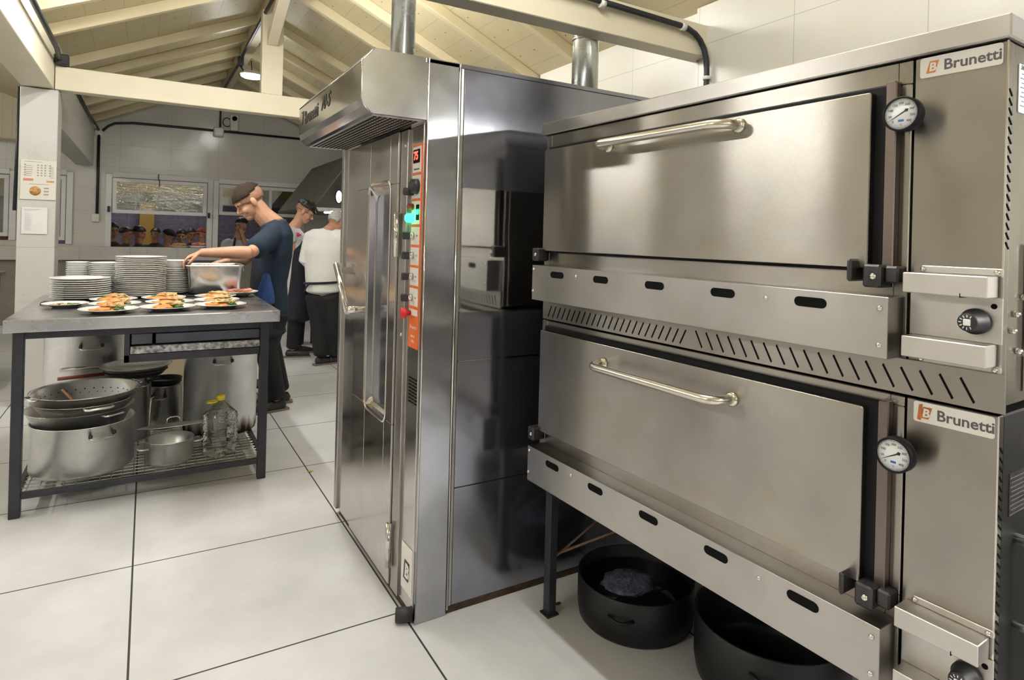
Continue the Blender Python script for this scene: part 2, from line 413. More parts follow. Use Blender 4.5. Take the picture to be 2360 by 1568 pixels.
led('ceiling_lamp', 3.0, 8.4, 2.35, 'lit tubular lamp beyond the prover cabinet', L=1.0)

led('ceiling_lamp', .0, 4.15, 3.02, 'unseen tubular lamp left of the ridge, added to brighten the steel table')  # extra unseen tube, added to brighten the plates and table
t = thing('added_lamp', 'unseen tubular lamp added on the right wall for reflections', 'added lamp', (2.44, -1.3, 2.02))  # unseen lamp added to whiten the wall that the rack oven mirrors
obj('lamp_housing', MB().box(-.04, .04, -.82, .82, .028, .05), M['white_pl'], t, .004)
obj('diffuser', MB().lathe([(.001, -.8), (.026, -.79), (.030, -.77), (.030, .77), (.026, .79), (.001, .8)], 12, Matrix.Rotation(PI/2, 4, 'X')), M['led_strong'], t)
# ------------------------------------------------------------ room
struct('floor', MB().box(-6.2, 5.2, -3.2, 16, -.1, 0), M['floor'])
YF = 10.2
def zroof(x): return 3.6-.45*abs(x-.95)
# gable ceiling over the kitchen
struct('ceiling', MB().prism([(-.76, zroof(-.76)), (.95, 3.6), (4.3, zroof(4.3)), (4.3, zroof(4.3)+.06), (.95, 3.66), (-.76, zroof(-.76)+.06)], 'y', -3.1, YF+.1), M['ceil'])
def zr2(x): return 3.7-.36*abs(x+3.4)
struct('ceiling', MB().prism([(-.76, zr2(-.76)), (-3.4, 3.7), (-6.1, zr2(-6.1)), (-6.1, zr2(-6.1)+.06), (-3.4, 3.76), (-.76, zr2(-.76)+.06)], 'y', -3.1, YF+.1), M['ceil'])
tn = [0]
def trim(mb, m, bevel=.004):
    tn[0] += 1; return struct('trim_%d' % tn[0], mb, m, None, bevel)
for y in (-2.2, -1.25, -.35, .55, 1.45, 3.1, 3.75, 4.4, 5.05, 5.65, 6.7, 7.35, 8.0, 8.65, 9.3, 9.9):
    trim(MB().prism([(-.66, zroof(-.66)), (.90, zroof(.90)), (.90, zroof(.90)-.09), (-.66, zroof(-.66)-.09)], 'y', y-.03, y+.03), M['rafter'])
    xe = 2.78 if y < 4.3 else 4.1
    trim(MB().prism([(1.0, zroof(1.0)), (xe, zroof(xe)), (xe, zroof(xe)-.09), (1.0, zroof(1.0)-.09)], 'y', y-.03, y+.03), M['rafter'])
trim(MB().box(.90, 1.0, -3, YF, 3.42, 3.6), M['rafter'])                       # ridge board
for yt, xe in ((6.0, 4.1), (2.52, 2.79), (-1.0, 2.75)):                        # trusses
    trim(MB().box(-.655 if yt != 6.0 else -.65, xe, yt, yt+.12, 2.47, 2.655), M['beam'])
    trim(MB().box(.86, 1.045, yt+.01, yt+.11, 2.655, 3.42), M['beam'])
    trim(MB().prism([(yt+.02, 3.10), (yt+.02, 3.22), (yt-.75, 3.5), (yt-.75, 3.42), (yt-.02, 3.10)], 'x', .90, .99), M['beam'])
trim(MB().box(-.86, -.655, -3.1, 6.2, 2.47, 2.80), M['beam'])                   # long beam on the pillars
trim(MB().box(-.86, -.655, 6.2, YF, 2.24, 2.90), M['wally'])
for y in (-1.0, 2.62):
    trim(MB().box(-.86, -.655, y, y+.25, 0, 2.47), M['pillar'])
trim(MB().box(-.86, -.622, 5.98, 6.22, 0, 2.46), M['pillar'])
# walls
wb = MB()
def wallgrid(mb, x0, x1, z0, z1, holes, y0, y1):
    xs = sorted({x0, x1, *[h[0] for h in holes], *[h[1] for h in holes]}); zs = sorted({z0, z1, *[h[2] for h in holes], *[h[3] for h in holes]})
    for a, b in zip(xs, xs[1:]):
        for c, d in zip(zs, zs[1:]):
            if any(h[0] <= a and b <= h[1] and h[2] <= c and d <= h[3] for h in holes): continue
            mb.box(a, b, y0, y1, c, d)
    return mb
holes = [(-6.0, -1.50, 1.20, 2.10), (-1.12, -.90, 1.16, 2.13), (-.48, .80, 1.13, 2.14), (.86, 2.13, 1.13, 2.14)]
wallgrid(wb, -6.1, 4.3, 0, 2.12+.05, holes, YF, YF+.14)
wb.prism([(-6.1, 2.17), (4.3, 2.17), (.95, 3.62), (-.76, 2.85), (-3.4, 3.72), (-6.1, 2.75)], 'y', YF, YF+.14)
struct('wall_far', wb, M['wall'])
struct('wall_right', MB().box(2.8, 2.95, 2.6, 4.35, 0, zroof(2.8)), M['wally'])
struct('wall_right', MB().box(2.76, 2.95, -3.1, 2.6, 0, zroof(2.78)), M['wally'])
struct('wall_right', MB().box(2.95, 4.3, 4.20, 4.35, 0, zroof(2.95)), M['wall'])
struct('wall_right', MB().box(4.15, 4.3, 4.35, YF, 0, 2.2), M['wally'])
struct('wall_left', MB().box(-6.15, -6.0, -3.1, YF, 0, 2.8), M['wally'])
bw = MB().box(-6.1, 2.95, -3.15, -3.0, 0, 2.3); bw.prism([(-6.1, 2.3), (2.95, 2.3), (2.95, 2.72), (.95, 3.62), (-.76, 2.85), (-3.4, 3.72), (-6.1, 2.75)], 'y', -3.15, -3.0)
struct('wall_back', bw, M['wall'])
# ledge (sill) running along the far wall
trim(MB().box(-6, -.0, YF-.10, YF+.0, .95, 1.13), M['ledge'])
trim(MB().box(-.0, 2.2, YF-.10, YF+.0, .95, 1.13), M['ledge'])
trim(MB().box(-6, 2.2, YF-.02, YF+.0, .10, .95), mat('brown_grey_sheet', (.22, .20, .17), .6, var=.1), .002)  # thin brown-grey sheet from the ledge down
trim(MB().box(-6.0, -1.44, 9.95, YF, 2.49, 3.3), M['panel_cream'])
# windows
def window(n, x0, x1, z0, z1, rail, sash=False, mull=None, film=False, closedlow=True):
    t = bpy.data.objects.new('window_%d' % n, None); link(t); t.location = (x0, YF, z0); t['kind'] = 'structure'
    W, H = x1-x0, z1-z0; fr = .045
    mb = MB()
    mb.box(-fr*.6, fr, -.03, .10, 0, H); mb.box(W-fr, W+fr*.6, -.03, .10, 0, H); mb.box(fr, W-fr, -.03, .10, H-fr, H+fr*.6)
    obj('window_frame', mb, M['frame_white'], t, .004)
    s = MB(); a, b, c, d = fr+.01, W-fr-.01, rail, H-fr-.01
    k = .05; yy = (-.06, -.025) if sash else (.0, .04)
    s.box(a, b, *yy, c, c+k); s.box(a, b, *yy, d-k, d); s.box(a, a+k, *yy, c+k, d-k); s.box(b-k, b, *yy, c+k, d-k)
    if mull: s.box(mull-.02, mull+.02, *yy, c+k, d-k)
    so = obj('sash', s, M['frame_white'], t, .003)
    obj('pane', MB().box(a+k, b-k, yy[0]+.015, yy[0]+.019, c+k, d-k), M['film'] if film else M['pane'], so)
    if closedlow and rail > .1:
        s = MB(); s.box(a, b, .045, .08, 0, k*.6); s.box(a, a+k*.6, .045, .08, k*.6, c); s.box(b-k*.6, b, .045, .08, k*.6, c)
        so = obj('sash', s, M['frame_white'], t, .003)
        obj('pane', MB().box(a+k*.6, b-k*.6, .06, .064, k*.6, c), M['pane'], so)
    return t, mb
w1, _ = window(1, -.48, .80, 1.13, 2.14, .47, sash=True, film=True, closedlow=False)
obj('latch', MB().box(.0, .03, -.085, -.06, .48, .56).box(1.24, 1.27, -.085, -.06, .44, .52), M['conduit'], w1)
obj('hook', MB().tube([(.60, -.07, 1.04), (.60, -.08, .98), (.615, -.075, .93), (.61, -.07, .86)], .006, 6), M['conduit'], w1)
window(2, .86, 2.13, 1.13, 2.14, .50, mull=.78, closedlow=False)
window(3, -1.12, -.90, 1.16, 2.13, .05)
window(4, -6.0, -1.50, 1.20, 2.10, .05, mull=4.05)
# dining room beyond the windows
struct('wall_dining', MB().box(-8, 7, 15.4, 15.5, 0, 2.0), M['dining_board'])
struct('wall_dining', MB().box(-8, 7, 15.38, 15.5, 2.0, 3.2), M['dining_wall'])
struct('ceiling', MB().box(-8, 7, YF+.14, 15.5, 3.0, 3.06), mat('dining_ceiling', (.42, .36, .18), .6))
struct('wall_dining', MB().box(-8.1, -8, YF, 15.5, 0, 3.0), M['dining_wall'])
struct('wall_dining', MB().box(7, 7.1, YF, 15.5, 0, 3.0), M['dining_wall'])
trim(MB().box(-.15, .12, 15.2, 15.38, 0, 3.0), mat('ochre_column', (.42, .27, .08), .6))
trim(MB().box(-8, 7, 12.6, 12.8, 2.35, 3.0), M['dining_wall'])
trim(MB().box(-8, 7, 15.2, 15.38, 1.95, 2.15), mat('grey_band', (.25, .25, .27), .5))
def dlamp(x, y, label):
    t = thing('ceiling_lamp', label, 'ceiling lamp', (x, y, 2.85))
    obj('diffuser', MB().box(-.5, .5, -.05, .05, -.03, 0), mat('dining_tube', (1, .93, .8), .4, emit=34), t, .01)
    obj('lamp_housing', MB().box(-.52, .52, -.07, .07, 0, .03), M['white_pl'], t)
    obj('cord', MB().tube([(0, 0, .03), (0, 0, .15)], .005, 6), M['conduit'], t)
dlamp(-2.6, 13.4, 'lit tube seen through the leftmost window'); dlamp(1.4, 11.7, 'dining room tube behind the two pane window'); dlamp(.2, 14.2, 'dining room tube over the seated people')

# conduits and boxes
def conduit(label, pts, r=.014):
    return tag(obj('conduit', MB().tube(pts, r, 8), M['conduit']), label, 'conduit')
def arc(c, a, b, n=6):  # quadratic corner
    c, a, b = Vector(c), Vector(a), Vector(b)
    return [a*(1-t)**2+c*2*t*(1-t)+b*t*t for t in [k/n for k in range(n+1)]]
conduit('black conduit hung along the ridge of the kitchen roof', [(.88, 0, 3.39), (.88, 5.9, 3.39), (.88, 7.3, 3.39), (.88, 7.9, 3.36), (.88, 9.8, 3.38)], .017)
conduit('black conduit lying along the top of the long beam', [(-.60, 0, 2.70), (-.60, 5.6, 2.70), (-.62, 5.95, 2.70)], .018)
conduit('black conduit running down the far wall between round box and switch', [(-.60, YF-.025, 2.66), (-.60, YF-.025, 1.58)], .018)
conduit('black conduit leaving the beam down to the round junction box', [(-.635, 6.3, 2.75), (-.635, 8.8, 2.75), (-.62, 10.0, 2.76), (-.605, YF-.03, 2.73)], .016)
P0 = [Vector((-.56, YF-.025, 2.72)), Vector((-.50, YF-.025, 2.79)), Vector((-.42, YF-.025, 2.84))]
conduit('black conduit running across the far wall under the gable', P0+[Vector((-.2, YF-.025, 2.87)), Vector((.9, YF-.025, 2.88)), Vector((2.1, YF-.025, 2.88))], .017)
a1 = Vector((1.2, 2.49, 2.63)); conduit('black conduit fixed along the near tie beam, bending down the right wall', [a1, Vector((2.45, 2.49, 2.60))]+arc((2.73, 2.49, 2.60), (2.5, 2.49, 2.60), (2.73, 2.49, 2.38))+[Vector((2.73, 2.49, 1.5))], .016)
for i, (x, z, l) in enumerate(((1.95, 2.60, 'white pipe clip on the near tie beam'), (2.52, 2.595, 'white pipe clip before the conduit bend'))):
    tag(obj('pipe_clip', MB().tube([(x, 2.49, z), (x+.03, 2.49, z)], .021, 10), M['white_pl']), l, 'clip')
tag(obj('pipe_clip', MB().tube([(2.73, 2.49, 2.33), (2.73, 2.49, 2.35)], .021, 10), M['white_pl']), 'white pipe clip on the vertical conduit of the right wall', 'clip')
conduit('blue black conduit down the left side of the pillar', [at(46, 200, 'y', 6.1), at(40, 350, 'y', 6.1), at(33, 485, 'y', 6.1)], .013)
jb = thing('junction_box', 'round white junction box where the wall conduits meet', 'junction box', (-.60, YF-.04, 2.69))
obj('lid', MB().lathe([(.055, 0), (.055, .025), (.045, .035), (.001, .035)], 20, Matrix.Rotation(PI/2, 4, 'X')), M['white_pl'], jb)
obj('screw', MB().box(-.034, -.026, -.038, -.034, -.004, .004).box(.026, .034, -.038, -.034, -.004, .004), M['black'], jb)
jb.location.y = YF
tag(obj('socket_box', MB().box(-.66, -.57, YF-.05, YF, 1.47, 1.58), M['white_pl'], bevel=.008), 'white surface switch box at the foot of the wall conduit', 'switch')
t = thing('power_box', 'square translucent box on the conduit beside the camera', 'electrical box', (.88, YF, 2.79))
obj('box_body', MB().box(-.07, .07, -.07, 0, 0, .14), M['white_pl'], t, .01); obj('box_lid', MB().box(-.055, .055, -.085, -.07, .015, .125), M['dial'], t, .004)
conduit('short black conduit from the tie beam to the square box', [(.90, YF-.03, 2.93), (.90, YF-.03, 3.3)], .013)
t = thing('security_camera', 'white wall camera with black round lens below the gable', 'camera', (1.09, YF, 2.9))
obj('camera_body', MB().box(-.06, .06, -.06, 0, 0, .24), M['white_pl'], t, .02, seg=3)
obj('lens', MB().lathe([(.035, 0), (.035, .02), (.001, .026)], 16, Matrix.Translation((0, -.06, .18)) @ Matrix.Rotation(PI/2, 4, 'X')), M['black'], t)
ring = [(0.99+.055*math.cos(a), YF-.03, 3.02+.065*math.sin(a)) for a in [k*PI/8 for k in range(16)]]
tag(obj('cable_coil', MB().tube(ring, .007, 6, closed=True), M['conduit']), 'coiled black cable beside the wall camera', 'cable')
t = thing('ridge_box', 'small dark green box on the ridge conduit above the lit lamp', 'electrical box', (.88, 7.75, 3.30))
obj('box_body', MB().box(-.03, .03, -.05, .05, 0, .1), M['conduit'], t, .006)
obj('cord', MB().tube([(0, 0, 0), (.03, -.03, -.06), (.07, -.1, -.14)], .008, 6), M['conduit'], t)
t = thing('beam_box', 'dark plug box where the beam conduit ends on the tie beam', 'electrical box', (-.60, 5.98, 2.66))
obj('box_body', MB().box(-.05, .04, -.04, .04, 0, .08), M['conduit'], t, .006)
# notices on the pillar
def onp(px, py): return at(px, py, 'y', 5.975)
a = onp(48, 367); b = onp(128, 462)
t = thing('notice_poster', 'laminated food guide poster taped to the pillar above a smaller sheet', 'poster', (a.x, 5.975, b.z))
W, H = b.x-a.x, a.z-b.z
obj('paper', MB().box(0, W, -.003, 0, 0, H), mat('poster_paper', (.66, .64, .58), .35, var=.03), t)
mb = MB().box(.08*W, .36*W, -.005, -.003, .47*H, .53*H); obj('red_band', mb, mat('pale_red_print', (.55, .2, .16), .5), t)
obj('orange_band', MB().box(.73*W, .95*W, -.005, -.003, .45*H, .49*H), mat('ochre_print', (.5, .28, .1), .5), t)
obj('plate_picture', MB().lathe([(.001, 0), (.16*W, 0), (.16*W, .003)], 20, Matrix.Translation((.42*W, -.002, .22*H)) @ Matrix.Rotation(PI/2, 4, 'X')), mat('brown_plate_print', (.42, .22, .07), .5, var=.6, vscale=40), t)
mb = MB(); random.seed(3)
for cx in (.10, .46, .56, .66, .80):
    for k in range(5): mb.box(cx*W, cx*W+.05*W, -.005, -.003, (.60+.065*k)*H, (.63+.065*k)*H)
for k in range(6): mb.box(.16*W, (.30+.05*random.random())*W, -.005, -.003, (.60+.05*k)*H, (.61+.05*k)*H)
for k in range(7): mb.box(.84*W, .93*W, -.005, -.003, (.56+.045*k)*H, (.57+.045*k)*H)
for k in range(3): mb.box(.66*W, .80*W, -.005, -.003, (.12+.08*k)*H, (.15+.08*k)*H)
mb.box(.1*W, .6*W, -.005, -.003, .955*H, .965*H); mb.box(.25*W, .8*W, -.005, -.003, .385*H, .395*H)
obj('lettering', mb, mat('faded_print', (.30, .29, .27), .6), t)
a = onp(50, 477); b = onp(108, 540)
t = thing('notice_sheet', 'plain typed white sheet taped to the pillar under the poster', 'notice', (a.x, 5.975, b.z)); W, H = b.x-a.x, a.z-b.z
obj('paper', MB().box(0, W, -.003, 0, 0, H), M['paper'], t)
mb = MB().box(.1*W, .75*W, -.005, -.003, .92*H, .935*H); mb.box(.12*W, .55*W, -.005, -.003, .87*H, .88*H)
for k in range(12): mb.box(.12*W, (.3+.12*random.random())*W, -.005, -.003, (.76-.055*k)*H, (.768-.055*k)*H)
obj('lettering', mb, mat('grey_print', (.42, .42, .44), .6), t)
# ------------------------------------------------------------ deck ovens (local x along the front towards the camera, y into the oven)
OROT = math.atan2(-.999, .0441)
OP = (1.276, 1.903, 0)
def curvehandle(x0, x1, z, r, out, up=0.0, n=8, R=.045):
    pts = [Vector((x0, -.028, z))]
    pts += [Vector((x0+R*(1-math.cos(a)), -.03-(out-R)-R*math.sin(a)*1.0, z+up*math.sin(a))) for a in [PI/2*k/n for k in range(n+1)]]
    m = [Vector((x1-R*(1-math.cos(a)), -.03-(out-R)-R*math.sin(a), z+up*math.sin(a))) for a in [PI/2*(1-k/n) for k in range(n+1)]]
    return pts+m+[Vector((x1, -.028, z))]
def gauge(parent, x, z, label):
    g = obj('thermometer', MB().lathe([(.012, 0), (.012, .03), (.030, .032), (.0345, .036), (.0345, .058), (.031, .060), (.031, .055), (.001, .055)], 36,
        Matrix.Translation((x, .0, z)) @ Matrix.Rotation(PI/2, 4, 'X')), M['blackgasket'], parent, label=label)
    F = Matrix.Translation((x, -.0555, z)) @ Matrix.Rotation(PI/2, 4, 'X')
    obj('dial', MB().lathe([(.0305, 0), (.0305, .001), (.001, .001)], 32, F), M['dial'], g)
    tk = MB()
    for k in range(41):
        a = R_(225-270*k/40); L = .004 if k % 5 == 0 else .002
        d = Vector((math.cos(a), 0, math.sin(a))); q = Vector((-d.z, 0, d.x))*.0002
        p0 = Vector((x, -.0568, z))+d*(.029-L); p1 = Vector((x, -.0568, z))+d*.029
        tk.add([p0-q, p0+q, p1+q, p1-q], [(0, 1, 2, 3)])
    obj('tick_marks', tk, M['textblack'], g)
    for k, s in enumerate(('0', '50', '100', '150', '200', '250', '300', '350', '400')):
        a = R_(225-270*k/8); text('numeral', s, .0062, fmt(x+.021*math.cos(a), -.0568, z+.021*math.sin(a), (1, 0, 0), (0, 0, 1)), M['textblack'], g, align='CENTER', extrude=.0001)
    text('numeral', '°C', .005, fmt(x, -.0568, z-.022, (1, 0, 0), (0, 0, 1)), M['textgrey'], g, align='CENTER', extrude=.0001)
    a = R_(210); d = Vector((math.cos(a), 0, math.sin(a))); q = Vector((-d.z, 0, d.x)); c = Vector((x, -.0580, z))
    nb = MB(); nb.prism([((c+d*.027).x, (c+d*.027).z), ((c+q*.0011).x, (c+q*.0011).z), ((c-d*.008+q*.0012).x, (c-d*.008+q*.0012).z), ((c-d*.012+q*.0035).x, (c-d*.012+q*.0035).z), ((c-d*.016).x, (c-d*.016).z), ((c-d*.012-q*.0035).x, (c-d*.012-q*.0035).z), ((c-d*.008-q*.0012).x, (c-d*.008-q*.0012).z), ((c-q*.0011).x, (c-q*.0011).z)], 'y', -.0582, -.0574)
    obj('needle', nb, M['textblack'], g)
    obj('blue_mark', MB().box(x-.005, x+.005, -.0569, -.0562, z-.0155, z-.0115), M['blue'], g)
def emblem(parent, x, z, h, m, slant=.28):
    w = h*.95
    obj('emblem', MB().prism([(x, z), (x+w*.72, z), (x+w*.72+h*slant, z+h), (x+h*slant, z+h)], 'y', -.0018, -.0010), m, parent)
    text('letter', 'B', h*.98, fmt(x+(w*.72+h*slant)*.52, -.0021, z+h*.46, (1, 0, 0), (0, 0, 1)), M['sticker'], parent, bold=h*.03, shear=.1, align='CENTER')
def brunetti(parent, x0, x1, z0, z1, name_label, rusty=False):
    s = obj('logo_sticker', MB().prism(rrect(x0, x1, z0, z1, .005), 'y', -.001, .0), M['sticker'], parent, label=name_label)
    h = (z1-z0); w = x1-x0
    emblem(s, x0+.08*w, z0+.2*h, h*.58, M['rust_logo'] if rusty else M['orange_logo'])
    text('lettering', 'Brunetti', h*.72, fmt(x0+.30*w, -.0012, z0+.47*h, (1, 0, 0), (0, 0, 1)), M['textgrey'], s, bold=h*.012, xs=1.0)
    text('registered_mark', '®', h*.16, fmt(x0+.955*w, -.0012, z0+.30*h, (1, 0, 0), (0, 0, 1)), M['textgrey'], s, align='CENTER')
    if rusty: obj('rust_patch', MB().prism([(x0+.05*w, z0+.12*h), (x0+.10*w, z0+.08*h), (x0+.12*w, z0+.9*h), (x0+.07*w, z0+.86*h)], 'y', -.0014, -.001), M['rust_logo'], s)
def screw(mb, x, y, z, r=.005):
    mb.lathe([(r, 0), (r, .002), (r*.6, .0045), (.0005, .005)], 10, Matrix.Translation((x, y, z)) @ Matrix.Rotation(PI/2, 4, 'X'))
def scr(parent, *L, m='chrome'):
    for q in L:
        a = MB(); screw(a, *q); obj('screw', a, M[m], parent)
def bentbox(x0, x1, y0, z0, z1, fz, up):
    """channel shaped guard with a flange"""
    mb = MB(); mb.box(x0, x1, y0, 0, z0, z1)
    f = (z1, z1+fz) if up else (z0-fz, z0)
    mb.prism(rrect(x0+.012, x1+.008, f[0]-(0 if up else 0), f[1], .005), 'y', -.003, 0)
    return mb
def deck(z0, label, top, rusty):
    t = thing('deck_oven', label, 'oven', (OP[0], OP[1], z0), OROT)
    D = 1.05; X1 = 1.392; zt = .67 if top else .643
    # outer body: left side, back, right side, front frame
    zl = 0 if top else .062
    b = MB(); b.box(-.02, X1, .02, D, zl, zt); obj('body', b, M['steel'] if top else M['blackrim'], t, .003)
    f = MB(); wallgrid(f, -.02, 1.232, zl, zt, [(.012, 1.205, .238, .622)], .0, .021)
    obj('front_frame', f, M['steel'], t, .002)
    obj('side_column', MB().box(1.236, X1, -.0, .021, 0, zt), M['steel'], t, .002)
    obj('door_seal', MB().box(.010, 1.200, -.012, .03, .236, .626), M['blackgasket'], t, .004)
    fr = MB().prism(rrect(1.190, 1.212, .238, .630, .006), 'y', -.020, .0); obj('door_post', fr, M['steel_brown'], t, .002)
    d = obj('door', MB().prism(rrect(.012, 1.168, .244, .611, .006), 'y', -.032, -.008), M['steel_door'], t, .002, seg=2)
    hz = .585 if top else .552
    h = obj('handle', MB().tube(curvehandle(.36, .845, hz, .0125, .07), .0125, 16), M['satin'], d)
    obj('collar', MB().lathe([(.019, 0), (.019, .006), (.013, .010)], 18, Matrix.Translation((.36, -.032, hz)) @ Matrix.Rotation(PI/2, 4, 'X')), M['satin'], d)
    obj('collar', MB().lathe([(.019, 0), (.019, .006), (.013, .010)], 18, Matrix.Translation((.845, -.032, hz)) @ Matrix.Rotation(PI/2, 4, 'X')), M['satin'], d)
    for x, sg in ((-.01, -1), (1.185, 1)):
        hb = MB().box(x-.018, x+.018, -.05, .0, .205, .252)
        if sg > 0: hb.box(x-.045, x-.035, -.062, .0, .215, .262); hb.box(x+.018, x+.045, -.035, .0, .215, .25)
        hh = obj('hinge_bracket', hb, M['bracket'], t, .004)
        s = MB(); screw(s, x+.004, -.05, .228, .007); obj('bolt', s, M['chrome'], hh)
    # burner guard with long slots
    g = MB(); poly = [(0, .068), (1.228, .066), (1.228, .188), (.0, .190)]
    g.prism(poly, 'y', -.066, -.064); g.prism([(0, .188), (1.228, .186), (1.228, .189), (0, .191)], 'y', -.066, 0); g.box(1.226, 1.228, -.066, 0, .066, .188); g.box(0, .002, -.066, 0, .066, .19); g.prism([(0, .066), (1.228, .066), (1.228, .068), (0, .068)], 'y', -.066, 0)
    gg = obj('burner_guard', g, M['steel_guard'], t, .001)
    for a, c in ((.111, .185), (.338, .408), (.565, .638), (.797, .870), (1.028, 1.103)):
        zc = .163
        obj('slot', MB().prism(pill(a, c, zc-.011, zc+.011), 'y', -.0668, -.0655), M['black'], gg)
    scr(gg, *[(x, -.066, z, .0055) for x, z in ((.252, .166), (.957, .162), (1.212, .166), (1.212, .092), (.010, .176), (.008, .098))])
    if top:
        p = obj('louvre_skirt', MB().box(-.012, 1.402, -.006, -.001, -.008, .064), M['steel'], t, .001)
        sl = MB()
        for k in range(24):
            x = .020+k*.0272; sl.prism([(x, .004), (x+.003, .001), (x+.023, .041), (x+.020, .044)], 'y', -.0068, -.0055)
        for k in range(19):
            x = .700+k*.0350; sl.prism([(x+.0, .044), (x+.003, .047), (x+.026, .004), (x+.023, .001)], 'y', -.0068, -.0055)
        o = obj('vent_slots', sl, M['black'], p)
        c = obj('top_cap', MB().box(-.036, 1.40, -.014, D, .672, .716), M['steel_guard'], t, .003)
    else:
        pass
    # control side
    u = obj('upper_cover', bentbox(1.245, 1.386, -.05, .201, .240, .014, True), M['steel_bare'], t, .0015)
    scr(u, (1.262, -.003, .247, .005), (1.384, -.003, .247, .005))
    l = obj('lower_cover', bentbox(1.245, 1.386, -.05, .076, .116, .014, False), M['steel_bare'], t, .0015)
    scr(l, (1.262, -.003, .069, .005), (1.384, -.003, .069, .005))
    obj('control_plate', MB().box(1.240, 1.394, -.004, .0, .116, .201), M['steel_bare'], t, .001)
    kx, kz = 1.355, .155
    k = obj('knob', MB().lathe([(.024, 0), (.024, .012), (.020, .016), (.017, .040), (.015, .043), (.001, .043)], 28, Matrix.Translation((kx, -.004, kz)) @ Matrix.Rotation(PI/2, 4, 'X')), M['rubber'], t, label='black numbered thermostat knob')
    obj('knob_cap', MB().box(kx-.006, kx+.006, -.049, -.047, kz-.006, kz+.006), M['dial'], k, .001)
    mk = MB()
    for q in range(9):
        a = R_(60+30*q); c0 = Vector((kx, -.0475, kz)); d0 = Vector((math.cos(a), 0, math.sin(a))); p = Vector((-d0.z, 0, d0.x))*.0008
        mk.add([c0+d0*.009-p, c0+d0*.009+p, c0+d0*.0135+p, c0+d0*.0135-p], [(0, 1, 2, 3)])
    obj('knob_marks', mk, M['dial'], k)
    obj('knob_hole', MB().lathe([(.005, 0), (.005, .001), (.001, .001)], 14, Matrix.Translation((kx+.026, -.004, kz+.030)) @ Matrix.Rotation(PI/2, 4, 'X')), M['black'], t)
    obj('pointer_mark', MB().box(kx-.012, kx-.0105, -.0505, -.005, .199, .207), M['black'], t)
    if top:
        brunetti(t, 1.246, 1.384, .628, .668, 'white maker sticker with orange emblem')
        gauge(t, 1.238, .552, 'round white thermometer on the upper oven')
    else:
        brunetti(t, 1.250, 1.386, .600, .640, 'stained maker sticker with rusted emblem', True)
        gauge(t, 1.240, .536, 'round white thermometer on the lower oven')
    # right end: vents and labels
    sv = MB(); zz = (.29, .59) if top else (.03, .60)
    n = int((zz[1]-zz[0])/.0175)
    for q in range(n):
        z = zz[0]+q*.0175; sv.prism([(.005, z+.012), (.0075, z+.0135), (.021, z+.0015), (.0185, z)], 'x', X1, X1+.0012)
    obj('side_vents', sv, M['black'], t)
    obj('corner_trim', MB().box(X1-.002, X1+.0008, -.0012, .0012, 0, zt), M['chrome'], t)
    lb = obj('rating_plate', MB().prism(rrect(.045, .16, .545, .635, .003) if top else rrect(.05, .18, .45, .53, .003), 'x', X1, X1+.0015), M['paper'] if top else M['bracket'], t)
    mb = MB(); zb = .625 if top else .52
    for q in range(9): mb.box(X1+.0015, X1+.002, .052+.006*(q % 2), .10+.04*random.random(), zb-.0085*q, zb+.0018-.0085*q)
    obj('printed_lines', mb, M['textgrey'], lb)
    if top:
        text('lettering', 'FABRICA', .011, fmt(X1+.002, .055, .629, (0, 1, 0), (0, 0, 1)), M['textblack'], lb)
        bx = obj('gas_valve_plate', MB().box(X1, X1+.012, .10, .30, .02, .30), M['steel_bare'], t, .002)
        for y, z in ((.055, .17), (.07, .10), (.04, .14), (.09, .20), (.105, .09), (.12, .28)):
            obj('bolt', MB().lathe([(.006, 0), (.006, .006), (.003, .010), (.0005, .010)], 10, Matrix.Translation((X1, y, z)) @ Matrix.Rotation(PI/2, 4, 'Y')), M['chrome'], t)
    else:
        s = MB().tube([(X1+.03, .09, .02), (X1+.03, .09, .42)], .004, 8); s.box(X1, X1+.034, .085, .095, .40, .41)
        for z in (.05, .24, .40): s.lathe([(.007, 0), (.007, .04), (.0005, .04)], 10, Matrix.Translation((X1, .085, z)) @ Matrix.Rotation(PI/2, 4, 'Y'))
        obj('side_rod', s, M['galv'], t)
        # stand
        for x, y in ((-.012, .03), (1.36, .03), (-.012, D-.04), (1.36, D-.04)):
            lg = obj('leg', MB().box(x, x+.035, y, y+.035, -.455, .062), M['darkmetal'], t, .002)
            obj('foot_plate', MB().box(x-.008, x+.043, y-.008, y+.043, -.455, -.449), M['bracket'], lg)
        obj('stand_rail', MB().box(.023, 1.36, .03, .065, .03, .062), M['darkmetal'], t)
        obj('brace', MB().tube([(.005, .06, -.24), (.30, .5, -.02)], .005, 6).tube([(.005, .065, -.25), (.005, .6, -.02)], .005, 6), M['rust'], t)
    return t
deck(1.112, 'upper stainless pizza oven with white sticker, curved handle and row of slanted vents', True, False)
deck(.455, 'lower stainless pizza oven on black legs with rust-stained sticker', False, True)

